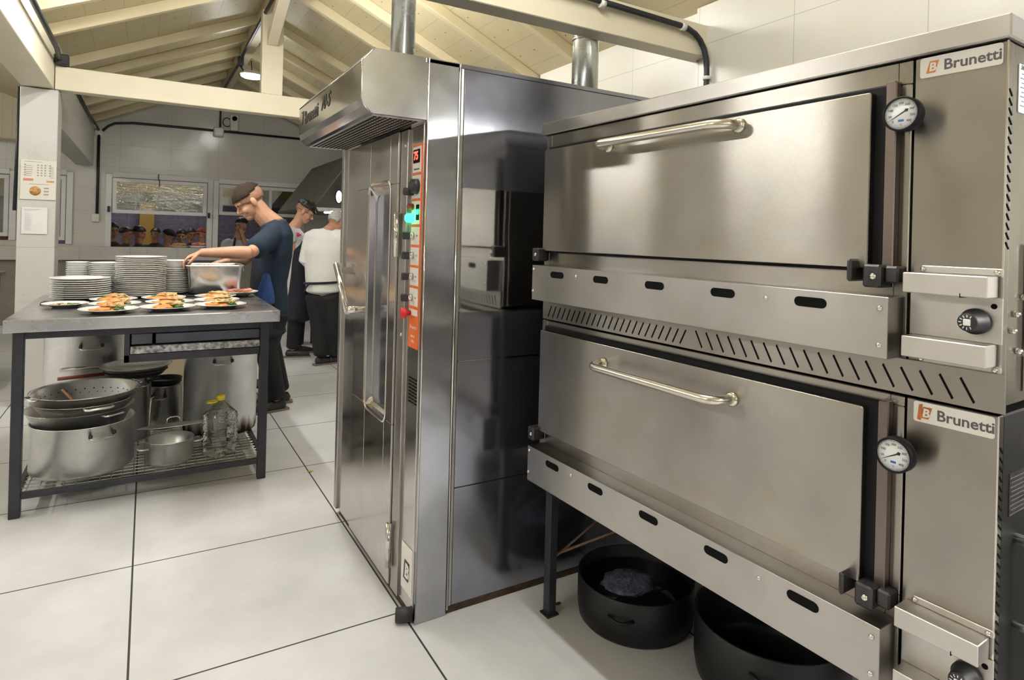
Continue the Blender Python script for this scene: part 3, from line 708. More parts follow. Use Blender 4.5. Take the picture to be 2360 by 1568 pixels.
# pans under the ovens
def pan(loc, r, h, label, suds):
    t = thing('black_pan', label, 'pot', loc, 0, 'black iron pans under the ovens')
    p = [(r*.93, 0), (r*.97, .01), (r, .05), (r, h), (r-.005, h+.003), (r-.008, h), (r-.010, .05), (r*.93, .014), (.001, .012)]
    obj('pan_body', MB().lathe([(.001, 0)]+p, 56), M['blackpot'], t)
    for a in (R_(215), R_(35)):
        pts = [(r*math.cos(a+q), r*math.sin(a+q), 0) for q in (-.22,)]
        arcp = [Vector(((r+.028*math.sin(PI*k/8))*math.cos(a-.2+.4*k/8), (r+.028*math.sin(PI*k/8))*math.sin(a-.2+.4*k/8), h-.055)) for k in range(9)]
        obj('handle', MB().tube(arcp, .006, 8), M['blackpot'], t)
    if suds:
        o = obj('soap_suds', MB().ell((loc[0]-.02, loc[1]+.02, .115), (.10, .085, .016), None, 40, 16, disp=.25, seed=2), M['foam']); o['kind'] = 'stuff'
        tag(o, 'bluish soap suds floating in the farther black pan', 'suds')
        w = tag(obj('dishwater', MB().lathe([(.001, 0), (r-.012, 0), (r-.012, .003), (.001, .003)], 40), mat('dark_water', (.01, .01, .014), .08, spec=.6), loc=(loc[0], loc[1], .108)), 'dark water filling the farther black pan', 'water')
        w['kind'] = 'stuff'
    return t
pan((1.605, 1.745, 0), .215, .155, 'black round pan with soapy water under the oven, farther one', True)
pan((1.76, 1.28, 0), .235, .20, 'empty black iron pan under the oven, nearer to the viewer', False)

# ------------------------------------------------------------ prover cabinet (local x along the front towards the camera, y into it)
t = thing('rotary_oven', 'tall stainless rack oven with orange control strip and narrow window', 'oven', (.846, 3.1, 0), -PI/2)
b = MB(); b.box(.02, 1.0, .02, 1.45, .03, 2.02); obj('body', b, M['proof_side'], t, .003)
obj('base_skirt', MB().box(.02, 1.02, .01, 1.45, 0, .03), M['grime'], t)
# front: latch frame, door, hinge column, control column
obj('door_frame', MB().box(-.01, .030, -.012, .03, .03, 1.815), M['steel_guard'], t, .003)
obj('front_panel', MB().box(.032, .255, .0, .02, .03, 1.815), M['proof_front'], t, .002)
dw = MB(); wallgrid(dw, .262, .800, .04, 1.80, [(.455, .71, .66, 1.60)], -.012, .02)
d = obj('door', dw, M['proof_front'], t, .002)
fw = MB()
ro = rrect(.440, .725, .645, 1.615, .045, 5); ri = rrect(.472, .693, .69, 1.53, .02, 5)
vs = [(x, -.016, z) for x, z in ro]+[(x, .05, z) for x, z in ri]; n = len(ro)
fw.add(vs, [(i, (i+1) % n, n+(i+1) % n, n+i) for i in range(n)], True)
ro2 = rrect(.434, .731, .639, 1.621, .048, 5); fw.add([(x, -.016, z) for x, z in ro]+[(x, -.013, z) for x, z in ro2], [(i, n+i, n+(i+1) % n, (i+1) % n) for i in range(n)], False)
f = obj('window_frame', fw, M['proof_front'], d)
obj('pane', MB().prism(ri, 'y', .044, .048), M['darkglass'], f)
obj('door_interior', MB().box(.47, .70, .055, .06, .68, 1.54), M['black'], f)
mount = MB().tube([(.40, -.012, 1.065), (.40, -.085, 1.065)], .014, 16)
h = obj('handle', mount, M['chrome'], d)
obj('lever', MB().tube([(.385, -.078, 1.05), (.17, -.078, 1.252)], .0125, 16), M['chrome'], h)
for z in (1.40, .20):
    hg = MB().tube([(.815, -.018, z-.085), (.815, -.018, z+.085)], .011, 12); obj('hinge', hg, M['chrome'], d)
obj('latch', MB().box(.04, .10, -.03, .0, 1.20, 1.235).tube([(.07, -.03, 1.245), (.07, -.055, 1.245)], .010, 10).tube([(.12, -.03, 1.20), (.12, -.05, 1.20)], .009, 10), M['chrome'], t)
obj('hinge_column', MB().box(.806, .880, -.004, .02, .03, 1.80), M['steel_guard'], t, .002)
scr(t, (.86, -.004, 1.74, .006), (.86, -.004, 1.02, .006))
obj('control_column', MB().box(.882, 1.012, .006, .025, .03, 1.815), M['proof_front'], t, .002)
cp = obj('control_panel', MB().box(.918, 1.010, .001, .006, .985, 1.735), M['orange'], t, .001, label='tall orange control strip')
cells = [(1.63, 1.725), (1.535, 1.62), (1.44, 1.525), (1.365, 1.43), (1.29, 1.355), (1.215, 1.28), (1.14, 1.205)]
for i, (a, c) in enumerate(cells):
    obj('label_cell', MB().box(.926, 1.004, -.0005, .001, a, c), M['sticker'], cp)
obj('label_cell', MB().box(.926, 1.004, -.0005, .001, 1.105, 1.128), M['sticker'], cp)
obj('display', MB().box(.935, .995, -.004, .001, 1.665, 1.715), M['black'], cp, .002)
text('digits', '75', .042, fmt(.965, -.0045, 1.690, (1, 0, 0), (0, 0, 1)), M['led_red'], cp, bold=.001, align='CENTER')
text('lettering', 'TEMPERATURA', .008, fmt(.965, -.001, 1.642, (1, 0, 0), (0, 0, 1)), M['textgrey'], cp, align='CENTER')
obj('display', MB().box(.975, 1.000, -.004, .001, 1.455, 1.512), M['black'], cp, .002)
text('digits', '0:0', .026, fmt(.988, -.0045, 1.484, (1, 0, 0), (0, 0, 1)), M['led_green'], cp, bold=.001, align='CENTER')
obj('dial_knob', MB().lathe([(.028, 0), (.026, .022), (.001, .024)], 24, Matrix.Translation((.975, -.001, 1.578)) @ Matrix.Rotation(PI/2, 4, 'X')), M['rubber'], cp)
obj('switch', MB().lathe([(.014, 0), (.014, .035), (.001, .036)], 18, Matrix.Translation((.935, -.001, 1.56)) @ Matrix.Rotation(PI/2, 4, 'X')), M['rubber'], cp)
obj('indicator', MB().lathe([(.017, 0), (.017, .02), (.012, .027), (.001, .028)], 18, Matrix.Translation((.938, -.001, 1.463)) @ Matrix.Rotation(PI/2, 4, 'X')), M['led_green'], cp, label='lit green button')
obj('indicator', MB().lathe([(.012, 0), (.012, .02), (.001, .024)], 18, Matrix.Translation((.938, -.001, 1.505)) @ Matrix.Rotation(PI/2, 4, 'X')), M['redplastic'], cp)
for z in (1.398, 1.325, 1.248, 1.170):
    sw = obj('switch', MB().lathe([(.013, 0), (.013, .010), (.010, .012), (.010, .014), (.001, .014)], 16, Matrix.Translation((.947, -.001, z)) @ Matrix.Rotation(PI/2, 4, 'X')), M['chrome'], cp)
    obj('switch_lever', MB().box(.941, .953, -.042, -.014, z-.014, z+.014), M['rubber'], sw, .003)
    text('lettering', 'I  O', .009, fmt(.975, -.001, z, (1, 0, 0), (0, 0, 1)), M['textgrey'], cp)
obj('emergency_button', MB().lathe([(.010, 0), (.010, .016), (.020, .020), (.020, .034), (.001, .038)], 22, Matrix.Translation((.938, -.001, 1.112)) @ Matrix.Rotation(PI/2, 4, 'X')), M['red'], cp, label='red mushroom stop button')
text('lettering', 'Brunetti', .019, fmt(.967, .0005, 1.062, (1, 0, 0), (0, 0, 1)), M['textlight'], cp, align='CENTER')
text('lettering', '0810 555', .010, fmt(.965, .0005, 1.028, (1, 0, 0), (0, 0, 1)), M['textlight'], cp, align='CENTER')
text('lettering', '70-S', .015, fmt(.965, .0005, 1.010, (1, 0, 0), (0, 0, 1)), M['textlight'], cp, align='CENTER')
v = MB()
for i in range(3):
    for k in range(8): v.prism(pill(.925+i*.028, .947+i*.028, .782+k*.0125, .7865+k*.0125), 'y', .004, .0065)
obj('vent_slots', v, M['black'], t)
p = obj('maker_plate', MB().box(.905, 1.010, .002, .006, .085, .255), M['sticker'], t, .001)
obj('emblem', MB().prism([(.932, .130), (.978, .130), (.988, .200), (.942, .200)], 'y', .0, .003), M['textblack'], p)
text('letter', 'B', .070, fmt(.945, -.0005, .163, (1, 0, 0), (0, 0, 1)), M['sticker'], p, bold=.003, shear=.15)
# corner upright and side panels (facing the camera side)
obj('corner_post', MB().box(1.012, 1.030, .010, .132, .0, 2.036), M['proof_corner'], t, .002)
obj('edge_trim', MB().tube([(1.031, .012, 0), (1.031, .012, 2.036)], .003, 8).tube([(1.030, .136, 0.02), (1.030, .136, 2.036)], .004, 8), M['chrome'], t)
for a, c in ((.03, .463), (.465, .934), (.936, 1.116), (1.118, 1.579), (1.581, 2.033)):
    obj('side_panel', MB().box(1.0, 1.026, .156, 1.45, a, c), M['proof_reflection'] if a == 1.118 else M['proof_side'], t, .0015)
obj('side_bead', MB().box(1.0, 1.028, .141, .154, .03, 2.036), M['steel_guard'], t, .002)
obj('panel_edge', MB().box(1.024, 1.029, .157, .160, 1.125, 1.575).box(1.024, 1.0275, .16, .72, 1.1155, 1.119).box(1.024, 1.0275, .16, .72, 1.578, 1.5815).box(1.024, 1.0275, .16, .72, .9335, .9365), M['chrome'], t)
obj('top_sheet', MB().box(.0, 1.03, .0, 1.45, 2.02, 2.038), M['proof_side'], t, .002)
# canopy
prof = [(.014, 2.038), (-.188, 2.040), (-.212, 2.012), (-.231, 1.992), (-.231, 1.862), (-.222, 1.838), (-.200, 1.818), (-.185, 1.813), (.014, 1.813)]
c = obj('canopy', MB().prism(prof, 'x', .02, 1.028), M['proof_corner'], t, .002, label='canopy with dark lettering')
obj('canopy_edge', MB().tube([(1.029, a, z) for a, z in prof[1:7]], .0025, 6).tube([(.02, -.233, 1.99), (1.03, -.233, 1.99)], .0015, 6), M['chrome'], c)
gm = MB()
for i in range(9):
    for k in range(33): gm.box(.06+k*.0285, .078+k*.0285, -.175+i*.019, -.163+i*.019, 1.8108, 1.8122)
obj('grille_plate', MB().box(.045, 1.01, -.185, .012, 1.8118, 1.8128), M['steel_bare'], c)
gp = obj('grille', gm, M['black'], c)
emx = .06
obj('emblem', MB().prism([(emx, 1.905), (emx+.045, 1.905), (emx+.062, 1.965), (emx+.017, 1.965)], 'y', -.2325, -.2315), M['textblack'], c)
text('lettering', 'B', .055, fmt(emx+.012, -.2330, 1.933, (1, 0, 0), (0, 0, 1)), M['proof_corner'], c, bold=.002, shear=.2)
text('lettering', 'Brunetti', .082, fmt(.140, -.2325, 1.925, (1, 0, 0), (0, 0, 1)), M['textblack'], c, bold=.0015, xs=.98)
text('lettering', '70-S', .082, fmt(.455, -.2325, 1.935, (1, 0, 0), (0, 0, 1)), M['textblack'], c, bold=.0015, shear=.25)
obj('drain_pipe', MB().tube([(1.010, .01, .03), (.985, -.045, .028)], .025, 18), M['rubber'], t)
t = thing('flue_pipe', 'slim galvanised flue rising from the canopy of the rack oven', 'pipe', (.95, 2.6, 2.038), 0, 'galvanised flues')
obj('duct', MB().lathe([(.053, 0), (.053, 1.50)], 32), M['galv'], t); obj('collar', MB().lathe([(.060, 0), (.060, .012), (.053, .014)], 32), M['galv'], t)
t = thing('flue_pipe', 'thick galvanised flue at the back of the rack oven', 'pipe', (2.04, 2.72, 2.038), 0, 'galvanised flues')
obj('duct', MB().lathe([(.072, 0), (.072, 1.02)], 32), M['galv'], t); obj('seam_ring', MB().lathe([(.072, .44), (.077, .45), (.072, .46)], 32), M['galv'], t)
tag(obj('leaf', MB().add([(-.02, 0, .002), (0, -.008, .004), (.022, .0, .002), (0, .009, .006)], [(0, 1, 2, 3)]), M['leaf'], loc=(.851, 3.695, 0), solid=.001), 'small yellow leaf lying on the floor joint', 'leaf')
tag(obj('rust_crumb', MB().ell((0, 0, .004), (.014, .007, .004), None, 8, 6, disp=.4), M['grime'], loc=(1.385, 1.93, 0)), 'brown crumb on the floor beside the oven leg', 'crumb')
# ------------------------------------------------------------ steel work table
TX0, TX1, TY0, TY1, TZ = -.575, .663, 3.70, 5.02, .95
t = thing('work_table', 'large stainless work table with plates on top and pots on its wire shelf', 'table', (0, 0, 0))
obj('tabletop', MB().box(TX0, TX1, TY0, TY1, TZ-.062, TZ), M['table_steel'], t, .004, seg=2)
fr = MB()
zb = TZ-.062
fr.box(TX0+.035, TX1-.035, TY0+.03, TY0+.07, zb-.035, zb); fr.box(TX0+.035, TX1-.035, TY1-.07, TY1-.03, zb-.035, zb)
fr.box(TX0+.035, TX0+.075, TY0+.07, TY1-.07, zb-.035, zb); fr.box(TX1-.075, TX1-.035, TY0+.07, TY1-.07, zb-.035, zb)
obj('top_frame', fr, M['darkmetal'], t, .002)
for x, y in ((-.540, 3.715), (.563, 3.715), (-.540, 4.93), (.575, 4.93)):
    obj('leg', MB().box(x, x+.045, y, y+.045, 0, zb), M['darkmetal'], t, .003)
SZ = .115
sf = MB(); sf.box(-.495, .563, 3.725, 3.750, SZ-.03, SZ); sf.box(-.495, .575, 4.94, 4.965, SZ-.03, SZ)
sf.box(-.53, -.505, 3.76, 4.93, SZ-.03, SZ); sf.box(.585, .61, 3.76, 4.93, SZ-.03, SZ)
sh = obj('shelf_frame', sf, M['darkmetal'], t, .002)
g = MB()
for k in range(22): x = -.48+k*.0495; g.tube([(x, 3.74, SZ-.004), (x, 4.95, SZ-.004)], .0025, 5, cap=False)
for k in range(24): y = 3.77+k*.05; g.tube([(-.51, y, SZ-.008), (.595, y, SZ-.008)], .0025, 5, cap=False)
obj('wire_grid', g, M['galv'], sh)
dr = MB(); dr.box(-.09, .562, 3.74, 4.13, .855, .875); dr.box(-.09, .562, 3.735, 3.76, .705, .745); dr.box(-.09, -.065, 3.735, 4.13, .705, .875); dr.box(-.09, .562, 4.28, 4.13, .705, .875)
dw = obj('drawer_box', dr, M['darkmetal'], t, .002)
obj('drawer', MB().box(-.060, .035, 3.742, 4.10, .795, .852), M['drawer'], dw, .003)
obj('drawer', MB().box(.05, .560, 3.742, 4.10, .795, .848), M['drawer'], dw, .003)
obj('sliding_sheet', MB().box(-.062, .562, 3.732, 4.10, .748, .786), M['granite'], dw, .002)

# ------------------------------------------------------------ plates
PT = .0135
prof = [(.001, 0), (.085, 0), (.09, .004), (.125, .013), (.160, .020), (.162, .0225), (.158, .0235), (.122, .0165), (.088, .008), (.001, .007)]
def mkplate(label, group=None, loc=(0, 0, 0), s=1.0):
    o = obj('plate', MB().lathe(prof, 44), M['plate'], loc=loc); o.scale = (s, s, 1); return tag(o, label, 'plate', group)
proto = None
def cp(loc, label, group, s, tilt=0.):
    global proto
    if proto is None: proto = mkplate(label, group, loc, s); return proto
    o = proto.copy(); COL.objects.link(o); o.location = loc; o.scale = (s, s, 1); o['label'] = label; o['group'] = group; o['category'] = 'plate'
    o.rotation_euler = (0, 0, random.random()*6); return o
ORD = 'topmost second third fourth fifth sixth seventh eighth ninth tenth eleventh twelfth thirteenth fourteenth fifteenth sixteenth seventeenth eighteenth nineteenth twentieth twenty-first'.split()
def stack(x, y, n, s, dz, where, z=TZ):
    for k in range(n):
        j = .0022
        q = n-1-k; lab = 'white plate, '+('topmost' if q == 0 else 'bottom one' if k == 0 else ORD[q]+' from the top')+' in '+where
        cp((x+random.uniform(-j, j), y+random.uniform(-j, j), z+.0005+k*dz), lab, 'plates in '+where, s)
random.seed(11)
def axy(px, y): p = at(px, 620, 'y', y); return p.x
stack(axy(187, 4.62), 4.62, 10, .985, .0128, 'the low stack at the table left side')
stack(axy(325, 4.70), 4.70, 21, .90, .0122, 'the tallest stack in the middle of the table')
stack(-.225, 4.885, 17, .62, .0122, 'the stack behind the low one', )
stack(-.390, 4.94, 17, .40, .0122, 'the narrow stack farthest left at the back')
stack(axy(402, 4.84)+.01, 4.84, 14, .60, .0122, 'the stack beside the steel pan')
b = obj('bowl', MB().lathe([(.001, .0), (.045, 0), (.055, .008), (.088, .042), (.093, .050), (.089, .050), (.052, .013), (.001, .008)], 36), M['plate'], loc=(axy(402, 4.84)+.01, 4.84, TZ+.002+13*.0122+.026))
tag(b, 'white china bowl on the plates under the cook\'s hand', 'bowl')
# ------------------------------------------------------------ filled plates
def lump(r, h, seed, disp=.55, n=22): return MB().ell((0, 0, h*.55), (r, r*.75, h), None, n, 12, disp=disp, seed=seed)
def food(name, mb, m, loc, rot, label, cat, group):
    o = obj(name, mb, m, loc=loc, rotz=rot); return tag(o, label, cat, group)
meals = [(251, 716, .147, 'front left', 1), (387, 710, .150, 'front middle', 2), (509, 702, .145, 'front right', 3),
         (265, 699, .150, 'second row left', 4), (392, 695, .150, 'second row middle', 5), (500, 690, .135, 'second row right', 6),
         (262, 688, .145, 'back row left', 7), (378, 684, .135, 'back row middle', 8), (497, 682, .125, 'back row right', 9)]
ys = {1: 3.89, 2: 3.92, 3: 3.96, 4: 4.16, 5: 4.19, 6: 4.23, 7: 4.42, 8: 4.45, 9: 4.48}
for px, py, r, where, k in meals:
    y = ys[k]; x = at(px, py, 'y', y).x; s = .86 if k < 4 else .80 if k < 7 else .77
    cp((x, y, TZ+.0005), 'white plate with a served meal, %s of the group' % where, 'served plates', s)
    z = TZ+.011
    food('mash', lump(.066, .013, k), M['mash'], (x-.025, y-.035, z), k*.7, 'orange mash on the %s plate' % where, 'mash', 'orange mash servings')
    food('chicken_piece', lump(.060, .016, k+20, .8), M['meat' if k % 3 else 'meatpale'], (x+.012, y+.012, z+.012), k*1.3, 'browned chicken on the %s plate' % where, 'chicken', 'chicken portions')
    food('chicken_piece', lump(.032, .014, k+40, .9), M['meatpale'], (x+.045, y-.01, z+.014), k*2.1, 'small pale chicken bit on the %s plate' % where, 'chicken', 'chicken portions')
    sx = -.05 if k in (7, 8) else .05
    food('leaf_garnish', lump(.026, .012, k+60, 1.1), M['green'], (x+sx, y-.05 if k < 4 else y-.02, z+.004), k, 'green garnish on the %s plate' % where, 'salad', 'green garnishes')
y = 4.22; x = at(151, 690, 'y', y).x
cp((x, y, TZ+.0005), 'white salad plate at the left edge of the served group', 'served plates', .68)
for q in range(6): food('salad_leaf', lump(.020, .006, q+80, 1.2, 12), M['green'] if q % 2 else M['meatpale'], (x-.05+.022*q, y+.02*math.sin(q*2.1), TZ+.011), q, 'salad piece on the left plate, %s from its left edge' % ORD[q].replace('topmost', 'first'), 'salad', 'pieces on the salad plate')
y = 4.60; x = at(553, 672, 'y', y).x
for q, zz in enumerate((0,)): pass
sup = obj('bowl', MB().lathe([(.001, 0), (.05, 0), (.055, .006), (.115, .032), (.118, .036), (.112, .036), (.052, .011), (.001, .008)], 40), M['plate'], loc=(x, y, TZ+.0005)); tag(sup, 'deep white plate of sliced ham at the table right corner', 'bowl')
for q in range(4): food('ham_slice', lump(.036, .012, q+90, .8), M['ham'], (x-.05+.03*q, y+.012*(-1)**q, TZ+.030+.004*(q % 2)), q, 'pink ham slice in the deep plate, %s from the left' % ORD[q].replace('topmost', 'first'), 'ham', 'ham slices in the deep plate')
# scraps and tray
a = at(128, 683, 'y', 4.55); tag(obj('dark_scrap', lump(.022, .012, 5), M['grime'], loc=(a.x-.03, 4.38, TZ+.001)), 'dark brown scrap on the table beside the salad plate', 'scrap')
# steel container on a black tray
px0 = at(431, 640, 'y', 4.72).x; px1 = at(557, 640, 'y', 4.72).x
tray = tag(obj('black_tray', MB().prism(rrect(px0-.02, px1+.02, 4.61, 4.97, .03), 'z', TZ+.0005, TZ+.012), M['blackgasket'], bevel=.003), 'flat black tray under the steel food container', 'tray')
t = thing('food_container', 'deep rectangular stainless food container beside the cook', 'container', ((px0+px1)/2, 4.80, TZ+.013))
W = (px1-px0)/2
def rr3(w, d, r): return rrect(-w, w, -d, d, r, 5)
lay = [(W*.90, .125, 0), (W*.93, .135, .01), (W, .15, .19), (W, .15, .195)]
vs = []; fs = []; n = 24
for w_, d_, z in lay: vs += [(x, y, z) for x, y in rr3(w_, d_, .04)]
inner = [(W-.004, .146, .195), (W*.93-.004, .131, .012), (W*.90-.004, .121, .004)]
for w_, d_, z in inner: vs += [(x, y, z) for x, y in rr3(w_, d_, .04)]
L = len(lay)+len(inner)
fs = [(i*n+k, i*n+(k+1) % n, (i+1)*n+(k+1) % n, (i+1)*n+k) for i in range(L-1) for k in range(n)]+[tuple(range(n))[::-1], tuple((L-1)*n+k for k in range(n))]
obj('container_body', MB().add(vs, fs, True), M['table_steel'], t)
rim = [(x, y, .192) for x, y in rr3(W+.008, .158, .045)]
obj('rim', MB().tube(rim, .006, 8, closed=True), M['inox'], t)
obj('handle', MB().tube([(W+.004, -.05, .185), (W+.016, -.04, .150), (W+.016, .04, .150), (W+.004, .05, .185)], .004, 8), M['inox'], t)
tag(obj('spatula', MB().box(-.10, .06, -.012, .012, .0, .004).box(.06, .13, -.03, .03, .0, .003), M['blackgasket'], loc=(.43, 4.52, TZ+.003), rotz=.25), 'black spatula lying before the steel container', 'spatula')

# ------------------------------------------------------------ pots on the wire shelf
def potmesh(r, h, th=.004, flare=0., sx=1., sy=1., n=56, round_=.02):
    rb = r-flare
    p = [(.001, 0), (rb-round_, 0), (rb-.006, .006), (rb, round_), (r, h), (r+.004, h+.003), (r+.002, h+.005), (r-th, h+.002), (rb-th, round_+.006), (rb-round_-th, .008), (.001, .006)]
    return MB().lathe(p, n, None, sx, sy)
def loop_handle(r, ang, z, w=.05, out=.035, rad=.005, drop=0.):
    c, s_ = math.cos(ang), math.sin(ang); T = Vector((-s_, c, 0)); O = Vector((c, s_, 0))
    pts = [O*(r-.003)-T*w+Vector((0, 0, z)), O*(r+out*.8)-T*w+Vector((0, 0, z-drop*.7)), O*(r+out)-T*(w*.8)+Vector((0, 0, z-drop)), O*(r+out)+T*(w*.8)+Vector((0, 0, z-drop)), O*(r+out*.8)+T*w+Vector((0, 0, z-drop*.7)), O*(r-.003)+T*w+Vector((0, 0, z))]
    return MB().tube(pts, rad, 8)
def riveted(mbpar, r, ang, z, w=.05):
    """dropped wire handle seen flat on the pot wall, with two lugs"""
    c, s_ = math.cos(ang), math.sin(ang); T = Vector((-s_, c, 0)); O = Vector((c, s_, 0))
    h = obj('handle', loop_handle(r, ang, z, w, .014, .0055, .018), M['satin'], mbpar)
    for sg in (-1, 1):
        p = O*(r+.003)+T*(w*sg)+Vector((0, 0, z)); obj('lug', MB().ell(p, (.010, .010, .014), None, 10, 6), M['bracket'], h)
cam_ang = lambda x, y: math.atan2(-y, -x)
def pot(name, label, cat, loc, r, h, m, handles=(0,), flare=0., loop=False, hz=None, rw=.05, **k):
    t = thing(name, label, cat, loc)
    obj('pot_body', potmesh(r, h, flare=flare, **k), m, t)
    for dh in handles:
        a = cam_ang(loc[0], loc[1])+dh
        z = hz if hz else h*.82
        if loop: obj('handle', loop_handle(r-flare*.3, a, z, rw*.8, .04, .006, -.004), M['inox'], t)
        else: riveted(t, r-flare*.25, a, z, rw)
    return t
Z0 = SZ+.0005
pot('stock_pot', 'wide low aluminium pot under three nested bowls at the shelf left', 'pot', (-.272, 4.02, Z0), .235, .255, M['alu'], (.35, .35+PI), hz=.215, rw=.055)
# nested vessels above it
def tilted(o, rx, ry): o.rotation_euler = (rx, ry, 0); return o
t = thing('basin', 'flared steel basin set in the wide low pot', 'basin', (-.285, 4.02, Z0+.175)); obj('basin_body', MB().lathe([(.001, 0), (.16, 0), (.175, .01), (.245, .150), (.25, .152), (.242, .150), (.170, .014), (.001, .006)], 56), M['inox'], t); obj('handle', loop_handle(.235, cam_ang(-.285, 4.02)+.6, .135, .05, .03), M['inox'], t)
t = thing('colander', 'steel colander resting in the flared basin', 'colander', (-.270, 4.02, Z0+.238)); obj('bowl_body', MB().lathe([(.001, 0), (.09, 0), (.16, .03), (.215, .10), (.232, .128), (.238, .130), (.228, .124), (.155, .034), (.085, .006), (.001, .006)], 56), M['inox'], t); obj('handle', loop_handle(.23, cam_ang(-.27, 4.02)+.25, .12, .06, .035, .007), M['inox'], t)
t = thing('colander', 'perforated steel colander, topmost of the nested bowls', 'colander', (-.265, 4.02, Z0+.285)); obj('bowl_body', MB().lathe([(.001, 0), (.10, 0), (.17, .03), (.225, .105), (.243, .128), (.250, .130), (.238, .123), (.165, .034), (.095, .006), (.001, .006)], 56), M['inox'], t)
hl = MB()
for q in range(30):
    for j in range(3):
        a = 2*PI*q/30+.1*j; rr = .180+j*.013; hl.ell((rr*math.cos(a), rr*math.sin(a), .048+j*.018), (.0035, .0035, .0035), None, 6, 4)
ho = obj('holes', hl, M['black'], t); ho['kind'] = 'stuff'
obj('handle', loop_handle(.238, cam_ang(-.265, 4.02)-1.15, .122, .05, .03, .006), M['inox'], t); obj('handle', loop_handle(.238, cam_ang(-.265, 4.02)-1.15+PI, .122, .05, .03, .006), M['inox'], t)
sp = thing('wooden_spoon', 'wooden spoon standing in the topmost colander', 'spoon', (-.34, 4.04, Z0+.325)); obj('spoon_handle', MB().tube([(-.035, .03, .082), (.05, -.06, .0)], .007, 8), M['wood'], sp); obj('spoon_bowl', MB().ell((.055, -.065, .0), (.022, .022, .007), None, 14, 8), M['wood'], sp)
# tall burnt stock pot
pot('stock_pot', 'tall dented aluminium stock pot with burnt base at the shelf right', 'pot', (.432, 4.40, Z0), .215, .545, M['alu_burnt'], (.05, PI+.05), hz=.475, rw=.05, round_=.03)
# back pots
pot('stock_pot', 'tall aluminium pot at the back left of the shelf', 'pot', (-.315, 4.70, Z0), .215, .645, M['alu'], (.12, PI+.12), hz=.565, rw=.055)
pot('saucepan', 'small pot standing inside the tall back left pot', 'pot', (-.307, 4.70, Z0+.009),   .165, .725, M['inox'], (.25, PI), hz=.695, rw=.05)
pot('cooking_pot', 'medium pot with dark rim in the middle of the shelf', 'pot', (.118, 4.60, Z0), .108, .275, M['inox'], (-.3, PI-.3), hz=.22, rw=.04)
pot('cooking_pot', 'deep pot half hidden behind the nested colanders', 'pot', (-.055, 4.42, Z0), .098, .39, M['inox'], (.5, PI+.5), hz=.35, rw=.04)
pot('saucepan', 'dark shallow pan set on the medium middle pot', 'pan', (.118, 4.60, Z0+.281), .100, .03, M['bracket'], (), round_=.01)
t = thing('frying_pan', 'long handled steel frying pan laid over the back pots', 'pan', (-.04, 4.37, Z0+.432))
obj('pan_body', MB().lathe([(.001, 0), (.16, 0), (.188, .028), (.192, .030), (.184, .028), (.158, .006), (.001, .005)], 40), M['inox'], t); obj('handle', MB().tube([(-.18, -.02, .026), (-.25, -.06, .04), (-.36, -.14, .05)], [.007, .009, .012], 10), M['inox'], t)
t = thing('frying_pan', 'dark frying pan with red brown handle under the steel one', 'pan', (-.04, 4.38, Z0+.397)); obj('pan_body', MB().lathe([(.001, 0), (.14, 0), (.165, .026), (.170, .028), (.162, .026), (.138, .005), (.001, .004)], 36), M['bracket'], t); obj('handle', MB().tube([(-.16, -.02, .020), (-.38, -.07, .02)], .010, 8), M['redplastic'], t)
pot('casserole', 'small dented casserole with two loop handles at the shelf front', 'pot', (.132, 3.90, Z0), .118, .125, M['alu'], (-PI/2+.3, PI/2+.15), loop=True, hz=.095, rw=.045, flare=.004)
t = thing('pot_lid', 'wide thin aluminium lid tilted on the small casserole', 'lid', (.155, 4.06, Z0+.152)); obj('lid_disc', MB().lathe([(.001, .012), (.15, .006), (.180, 0), (.182, -.003), (.178, -.003), (.001, .008)], 48), M['alu'], t)
obj('handle', MB().tube([(-.035, 0, .010), (-.033, 0, .035), (-.02, 0, .045), (.02, 0, .045), (.033, 0, .035), (.035, 0, .010)], .004, 8), M['satin'], t); t.rotation_euler = (R_(-12.5), R_(2), .2)
t = thing('ladle', 'dark ladle hooked over the medium pot', 'ladle', (.035, 4.20, Z0+.02))
obj('ladle_handle', MB().tube([(0, .0, .02), (0, -.01, .18), (.005, .0, .262), (.02, .015, .27)], .004, 8), M['inox'], t); obj('ladle_bowl', MB().lathe([(.001, 0), (.022, .006), (.032, .022), (.030, .022), (.001, .004)], 18), M['inox'], t)
# plastic bottle
t = thing('plastic_bottle', 'clear ribbed water bottle with yellow cap on the wire shelf', 'bottle', (.385, 3.91, Z0)); t.rotation_euler = (0, 0, .5)
vs = []; fs = []; n = 28; rings = []
def sq(r, k): # rounded square radius
    a = 2*PI*k/n; c, s_ = abs(math.cos(a)), abs(math.sin(a)); q = (c**4+s_**4)**(-.25); return r*q, a
zs = [(0, .070), (.008, .078)]+[(.015+.0125*i, .081 if i % 2 else .077) for i in range(15)]+[(.215, .080), (.235, .076), (.262, .058), (.285, .038), (.298, .024), (.302, .019), (.318, .019)]
for z, r in zs:
    for k in range(n):
        rr, a = sq(r, k) if z < .24 else (r, 2*PI*k/n)
        vs.append((rr*math.cos(a), rr*math.sin(a), z))
fs = [(i*n+k, i*n+(k+1) % n, (i+1)*n+(k+1) % n, (i+1)*n+k) for i in range(len(zs)-1) for k in range(n)]+[tuple(range(n))[::-1]]
obj('bottle_body', MB().add(vs, fs, True), M['pet'], t)
obj('cap', MB().lathe([(.024, .308), (.024, .332), (.021, .336), (.001, .336)], 24), M['yellow'], t)
hp = [Vector((-.02-.062*(1-math.cos(PI*2*k/20))/2*1.0, .020*math.sin(2*PI*k/20), .306)) for k in range(20)]
obj('carry_ring', MB().tube(hp, .0045, 8, closed=True), M['yellow'], t)

